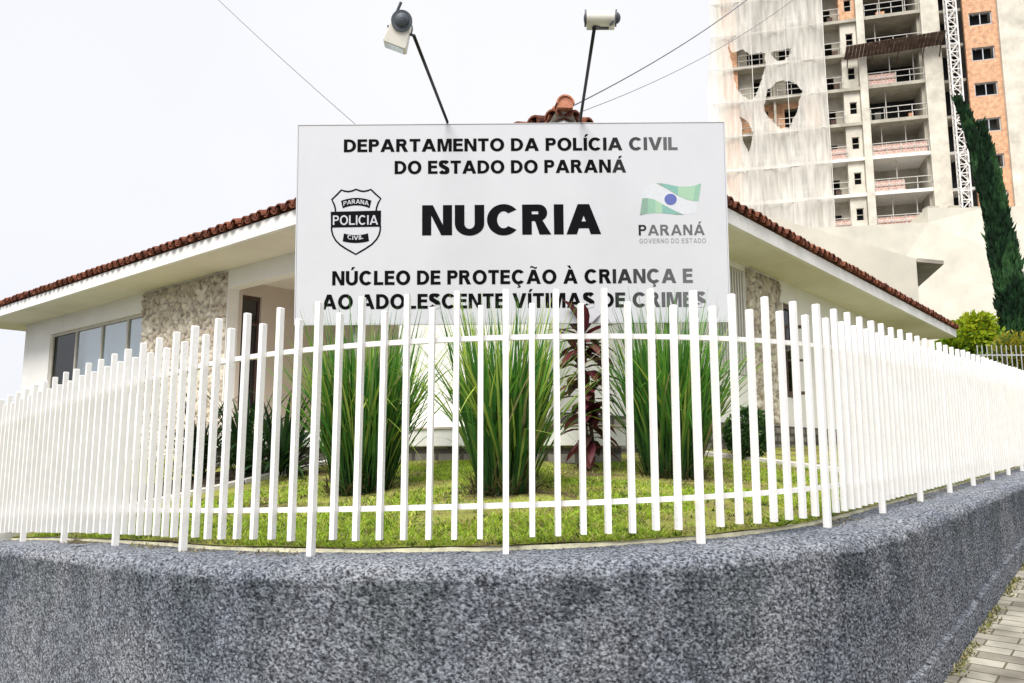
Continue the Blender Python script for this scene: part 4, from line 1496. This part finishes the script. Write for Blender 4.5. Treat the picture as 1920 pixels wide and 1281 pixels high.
# ------------------------------------------------------------------ neighbour building with a sloping roof edge
t = thing('neighbour_building', (9, 26, .2), "plain cream neighbour building with a sloping roof edge behind the right wing", "building")
def W3(x, y, z): return (x - 9, y - 26, z - .2)
b = MB()
b.prism([W3(4.5, 25.03, -.2), W3(13.95, 26.6, -.2), W3(13.95, 26.6, 6.58), W3(4.5, 25.03, 8.80)], (6.4, 13.2, 0))
b.build('wall', M['podium'], t)
b = MB()
b.prism([W3(13.96, 26.58, 6.47), W3(14.98, 26.75, 6.42), W3(16.3, 31.4, 6.44)], (0, 0, .13))
b.build('roof_corner', M['concrete'], t)

# ------------------------------------------------------------------ tower block under construction
D = Vector((.964, -.266))
TZ0 = 0.2
tower = thing('tower_block', (30.759, 65.0, TZ0), "unfinished concrete tower block with netting, brick infill and open floors", "building", rz=math.atan2(-.266, .964))
def tb(name, boxes, m, parent=tower, label=None):
    b = MB()
    for q in boxes: b.box(q[0], q[1], q[2], q[3], q[4] - TZ0, q[5] - TZ0)
    o = b.build(name, m, parent)
    if label: tag(o, label)
    return o
def each(name, boxes, m):
    for q in boxes: tb(name, [q], m)
FL = 3.2
FZ = [15.2 + FL * k for k in range(11)]        # slab undersides
ZT = FZ[-1] + 1.5
tb('column', [(-.42, .2, -.15, .5, .2, ZT)], M['concrete_pale'])
tb('column', [(4.72, 6.12, -.15, 1.2, .2, ZT)], M['concrete_pale'])
tb('column', [(-12.35, -11.9, -.05, .5, .2, ZT)], M['concrete_pale'])
tb('stair_core', [(10.52, 17.5, -.35, 6, .2, ZT)], M['concrete_pale'], label="plain pale concrete core at the tower's right side")
tb('rear_wall', [(-12.3, 10.5, 6.0, 6.3, .2, ZT)], M['dim'])
tb('side_wall', [(-12.3, -12.05, .5, 6.0, .2, ZT)], M['concrete'])
tb('lower_wall', [(-12.0, 10.5, .3, .5, .2, FZ[0])], M['concrete'])
for k, z in enumerate(FZ):
    each('floor_slab', [(-11.9, -.42, 0, 6, z, z + .28), (.2, 4.72, -.02, 6, z, z + .30), (6.12, 8.0, .6, 6, z, z + .25)], M['plaster'] if k <= 3 else M['concrete'])
for k, z in enumerate(FZ[:-1]):
    f0, f1 = z + .30, z + FL
    up = k >= 4
    # dividing walls
    each('partition_wall', [(-3.55, -3.35, .9, 6, f0, f1), (-.42 + .0, -.22, .5, 6, f0, f1), (4.5, 4.72, .5, 6, f0, f1), (-7.6, -7.4, .3, 6, f0, f1)], M['concrete'])
    # window bay: recessed wall with a doorway, and a projecting box with a small window
    tb('wall', [(-3.35, -3.15, 1.3, 1.45, f0, f1), (-2.35, -1.75, 1.3, 1.45, f0, f1), (-3.15, -2.35, 1.3, 1.45, f0 + 1.75, f1)], M['concrete'])
    wx0, wx1, wz0, wz1 = -1.32, -.70, f0 + .85, f0 + 1.95
    bx0 = tb('wall', [(-1.75, wx0, .28, .42, f0, f1), (wx1, -.45, .28, .42, f0, f1), (wx0, wx1, .28, .42, f0, wz0), (wx0, wx1, .28, .42, wz1, f1), (-1.75, -1.6, .42, 1.3, f0, f1)], M['concrete_pale'] if k != 7 else M['clay_block'])
    w = tb('window', [(wx0, wx0 + .05, .36, .41, wz0, wz1), (wx1 - .05, wx1, .36, .41, wz0, wz1), (wx0 + .05, wx1 - .05, .36, .41, wz1 - .05, wz1), (wx0 + .05, wx1 - .05, .36, .41, wz0, wz0 + .05), (wx0 + .05, wx1 - .05, .37, .40, wz0 + .5, wz0 + .54)], M['concrete_pale'])
    tb('dark_backing', [(wx0, wx1, 1.0, 1.05, wz0 - .1, wz1 + .1)], M['dark'], w)  # black sheet painting the shade behind the small window
    # balcony bay: upper back walls painted near-black for gloom
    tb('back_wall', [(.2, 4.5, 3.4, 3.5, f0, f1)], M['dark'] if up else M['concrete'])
    if not up: tb('doorway_shade', [(1.2, 3.2, 3.30, 3.38, f0, f0 + 1.5)], M['dim'])
    # parapets of pink blocks on some floors
    if k in (1, 2, 3, 5, 8):
        x1 = {1: 4.5, 2: 2.6, 3: 4.5, 5: 2.5, 8: 1.0}[k]
        tb('parapet', [(.25, x1, .05, .2, f0, f0 + .95)], M['pink_block'])
    if k in (1, 3):
        tb('parapet', [(-3.3, -1.8, .05, .18, f0, f0 + .95)], M['pink_block'])
    # site railings
    r = MB()
    for (xa, xb) in ((.25, 4.68), (-3.3, -1.8)):
        for zz in (.5, 1.02): r.box(xa, xb, -.07, -.02, f0 + zz - TZ0, f0 + zz + .06 - TZ0)
        n = max(2, int((xb - xa) / 1.1) + 1)
        for i in range(n):
            x = xa + .03 + (xb - xa - .06) * i / (n - 1)
            r.box(x - .03, x + .03, -.02, .04, f0 - TZ0, f0 + 1.1 - TZ0)
    r.build('railing', M['rail_dull'], tower)
    # props holding the slab above
    pr = MB()
    for i in range(2 if k % 2 else 1):
        x = 1.2 + 1.9 * i + .5 * (k % 3)
        pr.tube([(x, .9, f0 - TZ0), (x, .9, f1 - TZ0)], .05, 6)
    pr.build('prop', M['rail_dull'], tower)
    # building clutter left on the slab
    for i in range(3):
        x = random.uniform(.4, 3.6); w_ = random.uniform(.2, 1.0)
        tb('site_clutter', [(x, x + w_, .7 + .5 * i, 1.0 + .5 * i, f0, f0 + random.uniform(.25, 1.0))], [M['wood_dark'], M['dim'], M['clay_block']][(i + k) % 3])
    x = random.uniform(-3.1, -2.4)
    tb('site_clutter', [(x, x + .45, .4, .8, f0, f0 + random.uniform(.3, .7))], M['wood_dark'])
    # recess beside the hoist
    tb('back_wall', [(6.12, 8.0, 2.6, 2.7, f0 - .05, f1)], M['dark'])  # recess shade painted as a near-black wall
    # rooms behind the net
    q0 = .25 * (k % 3)
    each('back_wall', [(-10.6, -9.7 + q0, 1.2, 1.3, f0, f1), (-8.3 + q0, -7.6, 1.2, 1.3, f0, f1), (-7.4, -6.9 + q0, 1.2, 1.3, f0, f1), (-5.1 + q0, -3.55, 1.2, 1.3, f0, f1), (-9.7 + q0, -8.3 + q0, 1.2, 1.3, f1 - .55, f1), (-6.9 + q0, -5.1 + q0, 1.2, 1.3, f1 - .55, f1)], M['concrete'] if k % 4 else M['clay_block'])
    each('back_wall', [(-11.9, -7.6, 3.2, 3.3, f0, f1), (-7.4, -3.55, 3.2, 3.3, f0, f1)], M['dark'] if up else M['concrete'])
    tb('wall', [(-11.9, -10.6, .35, .5, f0, f1)], M['clay_block'])
    r = MB()
    for (xa, xb) in ((-10.5, -7.7), (-7.3, -3.6)):
        for zz in (.5, 1.02): r.box(xa, xb, .1, .16, f0 + zz - TZ0, f0 + zz + .06 - TZ0)
        for i in range(4):
            x = xa + .05 + (xb - xa - .1) * i / 3
            r.box(x - .03, x + .03, .16, .22, f0 - TZ0, f0 + 1.1 - TZ0)
    r.build('railing', M['rail_dull'], tower)
# brick bay with windows
WB = [20.0 + 3.15 * k for k in range(9)]       # window sills
boxes = [(8.0, 8.42, 0, .3, .2, ZT), (10.15, 10.52, 0, .3, .2, ZT)]
zprev = .2
for z in WB:
    boxes.append((8.42, 10.15, 0, .3, zprev, z)); zprev = z + 1.18
boxes.append((8.42, 10.15, 0, .3, zprev, ZT))
tb('brick_wall', boxes, M['clay_block'])
for k, z in enumerate(WB):
    w = tb('window', [(8.42, 8.5, .12, .2, z, z + 1.18), (10.07, 10.15, .12, .2, z, z + 1.18), (8.5, 10.07, .12, .2, z + 1.10, z + 1.18), (8.5, 10.07, .05, .25, z, z + .07), (9.25, 9.32, .12, .2, z + .07, z + 1.1)], M['steel_grey'])
    tb('pane', [(8.5, 10.07, .8, .85, z - .1, z + 1.3)], M['dark'] if k >= 3 else M['dim'], w)  # opaque sheet set back, room shade put into its colour
# debris platform
b = MB()
for k in range(26):
    x = -1.6 + k * .30
    b.add([(x, -1.7 + random.uniform(-.1, .1), .35 + .02 * random.random()), (x + .27, -1.7 + random.uniform(-.1, .1), .35 + .02 * random.random()), (x + .27, -.2, -.1), (x, -.2, -.1),
           (x, -1.7, .43), (x + .27, -1.7, .43), (x + .27, -.2, -.02), (x, -.2, -.02)], [(0, 3, 2, 1), (4, 5, 6, 7), (0, 1, 5, 4), (1, 2, 6, 5), (2, 3, 7, 6), (3, 0, 4, 7)], Matrix.Translation((0, 0, 34.1 - TZ0 + .012 * k)))
for x in (-1.4, .6, 2.6, 4.6, 5.9): b.bar((x, -1.6, 34.45 - TZ0), (x, -.16, 33.3 - TZ0), .08)
b.build('debris_platform', M['wood_dark'], tower)
# safety net with torn holes
def net():
    nu, nz2 = 170, 280
    u0, u1 = -12.85, -3.15
    z0, z1 = 16.5, ZT
    us = np.linspace(u0, u1, nu); zs = np.linspace(z0, z1, nz2)
    polys = [[(-11.34, 37.3), (-10.94, 35.9), (-10.14, 35.88), (-9.51, 35.38), (-8.13, 35.54), (-8.21, 34.29), (-8.77, 32.26), (-9.17, 31.35), (-9.45, 30.92), (-10.3, 31.55), (-10.71, 32.51), (-10.92, 34.12)], [(-7.64, 35.58), (-6.82, 35.59), (-6.05, 35.35), (-6.15, 34.79), (-6.48, 34.49), (-7.02, 34.48), (-7.48, 34.85)], [(-8.1, 32.0), (-7.42, 32.58), (-6.87, 32.71), (-5.96, 32.28), (-5.28, 31.27), (-5.6, 30.14), (-6.04, 28.91), (-6.53, 28.2), (-6.99, 28.22), (-7.89, 29.01), (-8.51, 29.89), (-8.33, 31.16)], [(-10.48, 29.86), (-9.63, 28.47), (-9.47, 27.76), (-9.91, 26.32), (-10.46, 27.52)]]

    V = []
    for u in us:
        for z in zs:
            x = u + .12 * noise.noise((u * .6, z * .15, 1)); zz = z
            x -= .45 * max(0, 1 - (u - u0) / 2.5) * math.sin(max(0, min(1, (z - 22) / 16)) * math.pi)
            d = -.60 + .26 * math.sin(u * 1.5 + .5 * math.sin(z * .4)) + .10 * math.sin(u * 4.3 + z * .3) + .12 * noise.noise((u * 1.7, z * .25, 5)) + .10 * abs(math.sin((z - FZ[0]) / FL * math.pi))
            V.append((x, d, zz - TZ0))
    F = []
    for i in range(nu - 1):
        for j in range(nz2 - 1):
            u, z = (us[i] + us[i + 1]) / 2, (zs[j] + zs[j + 1]) / 2
            cut = False
            uu = u + .12 * noise.noise((u * 1.5, z * 1.5, 3)); zz = z + .15 * noise.noise((u * 1.5, z * 1.5, 7))
            for P in polys:
                ins = False
                for a in range(len(P)):
                    (x0, y0), (x1, y1) = P[a], P[a - 1]
                    if (y0 > zz) != (y1 > zz) and uu < (x1 - x0) * (zz - y0) / (y1 - y0) + x0: ins = not ins
                if ins: cut = True
            if not cut: F.append((i * nz2 + j, (i + 1) * nz2 + j, (i + 1) * nz2 + j + 1, i * nz2 + j + 1))
    o = np_mesh('safety_net', V, F, M['net'], tower, smooth=True)
    tag(o, "pale torn safety net hung over the left bays")
    b = MB()
    for u in (-12.5, -9.3, -6.4, -3.2):
        b.tube([(u + .05 * math.sin(k), -.62, 16.5 - TZ0 + k * (ZT - 16.5) / 8) for k in range(9)], .03, 5)
    for z in FZ: b.tube([(u0 + (u1 - u0) * k / 8, -.64, z - .1 - TZ0 - .12 * math.sin(k / 8 * math.pi)) for k in range(9)], .03, 5)
    b.build('net_rope', M['plaster'], o)
net()

# hoist mast
hm = thing('hoist_mast', (30.759 + 6.75 * D.x + .266 * -1.1, 65 + 6.75 * D.y - .964 * 1.1, .2), "white lattice hoist mast climbing the tower beside the brick bay", "hoist mast", rz=math.atan2(-.266, .964))
b = MB()
w = .36
for sx in (-w, w):
    for sy in (-w, w): b.bar((sx, sy, 0), (sx, sy, ZT), .10)
b.build('mast_leg', M['steel_white'], hm)
b = MB()
k = 0
z = 14.0
while z < ZT - 1:
    for sy in (-w, w):
        b.bar((-w + .05, sy, z), (w - .05, sy, z), .07)
        s = 1 if k % 2 else -1
        b.bar((-s * (w - .05), sy, z), (s * (w - .05), sy, z + .75), .06)
    for sx in (-w, w):
        b.bar((sx, -w + .05, z), (sx, w - .05, z), .07)
        b.bar((sx, -w * (1 if k % 2 else -1), z), (sx, w * (1 if k % 2 else -1), z + .75), .05)
    z += .75; k += 1
b.build('lattice', M['steel_white'], hm)
b = MB()
for z in FZ[1:-1]: b.bar((0, w, z + .15), (0, 2.2, z + .15), .08); 
b.build('wall_tie', M['steel_white'], hm)

# podium wall in front of the tower
t = thing('podium', (30, 50, .2), "pale stained concrete podium wall below the tower", "building")
b = MB()
z = 15.55 - .2
b.prism([(-14, 0, -1), (26, -4, -1), (26, -4, z + .2), (1, 0 - .0, z + .25), (-2.8, 0, z + .25), (-2.8, 0, z - .75), (-14, 0, z - 1.3)], (1.5, 9, 0))
b.build('wall', M['podium'], t)
for k in range(5):
    x = -2.5 + k * 1.5
    hb('rubble', [(x, x + random.uniform(.5, 1.2), .5, 1.2, z + .26, z + .26 + random.uniform(.1, .35))], M['concrete'], t)

# ------------------------------------------------------------------ overhead wires
def cable(name, p, q, sag, r, label):
    p, q = Vector(p), Vector(q)
    b = MB()
    n = 24
    b.tube([p.lerp(q, k / n) + Vector((0, 0, -sag * 4 * (k / n) * (1 - k / n))) for k in range(n + 1)], r, 6)
    o = b.build(name, M['cable'])
    tag(o, label, "cable", "overhead wires")
cable('overhead_cable', (.56, 7.80, 3.52), (4.35, 11.9, 7.7), .13, .0075, "thick dark cable rising right from the roof corner, upper of the two")
cable('overhead_cable', (.58, 7.82, 3.45), (5.1, 11.9, 7.7), .22, .004, "thin sagging cable rising right from the roof corner, lower of the two")
cable('overhead_cable', (hp(.02, 2.35)[0], hp(.02, 2.35)[1], 3.34), (-5.1, 11.53, 7.5), .05, .0045, "thin cable crossing the sky alone on the left of the sign")
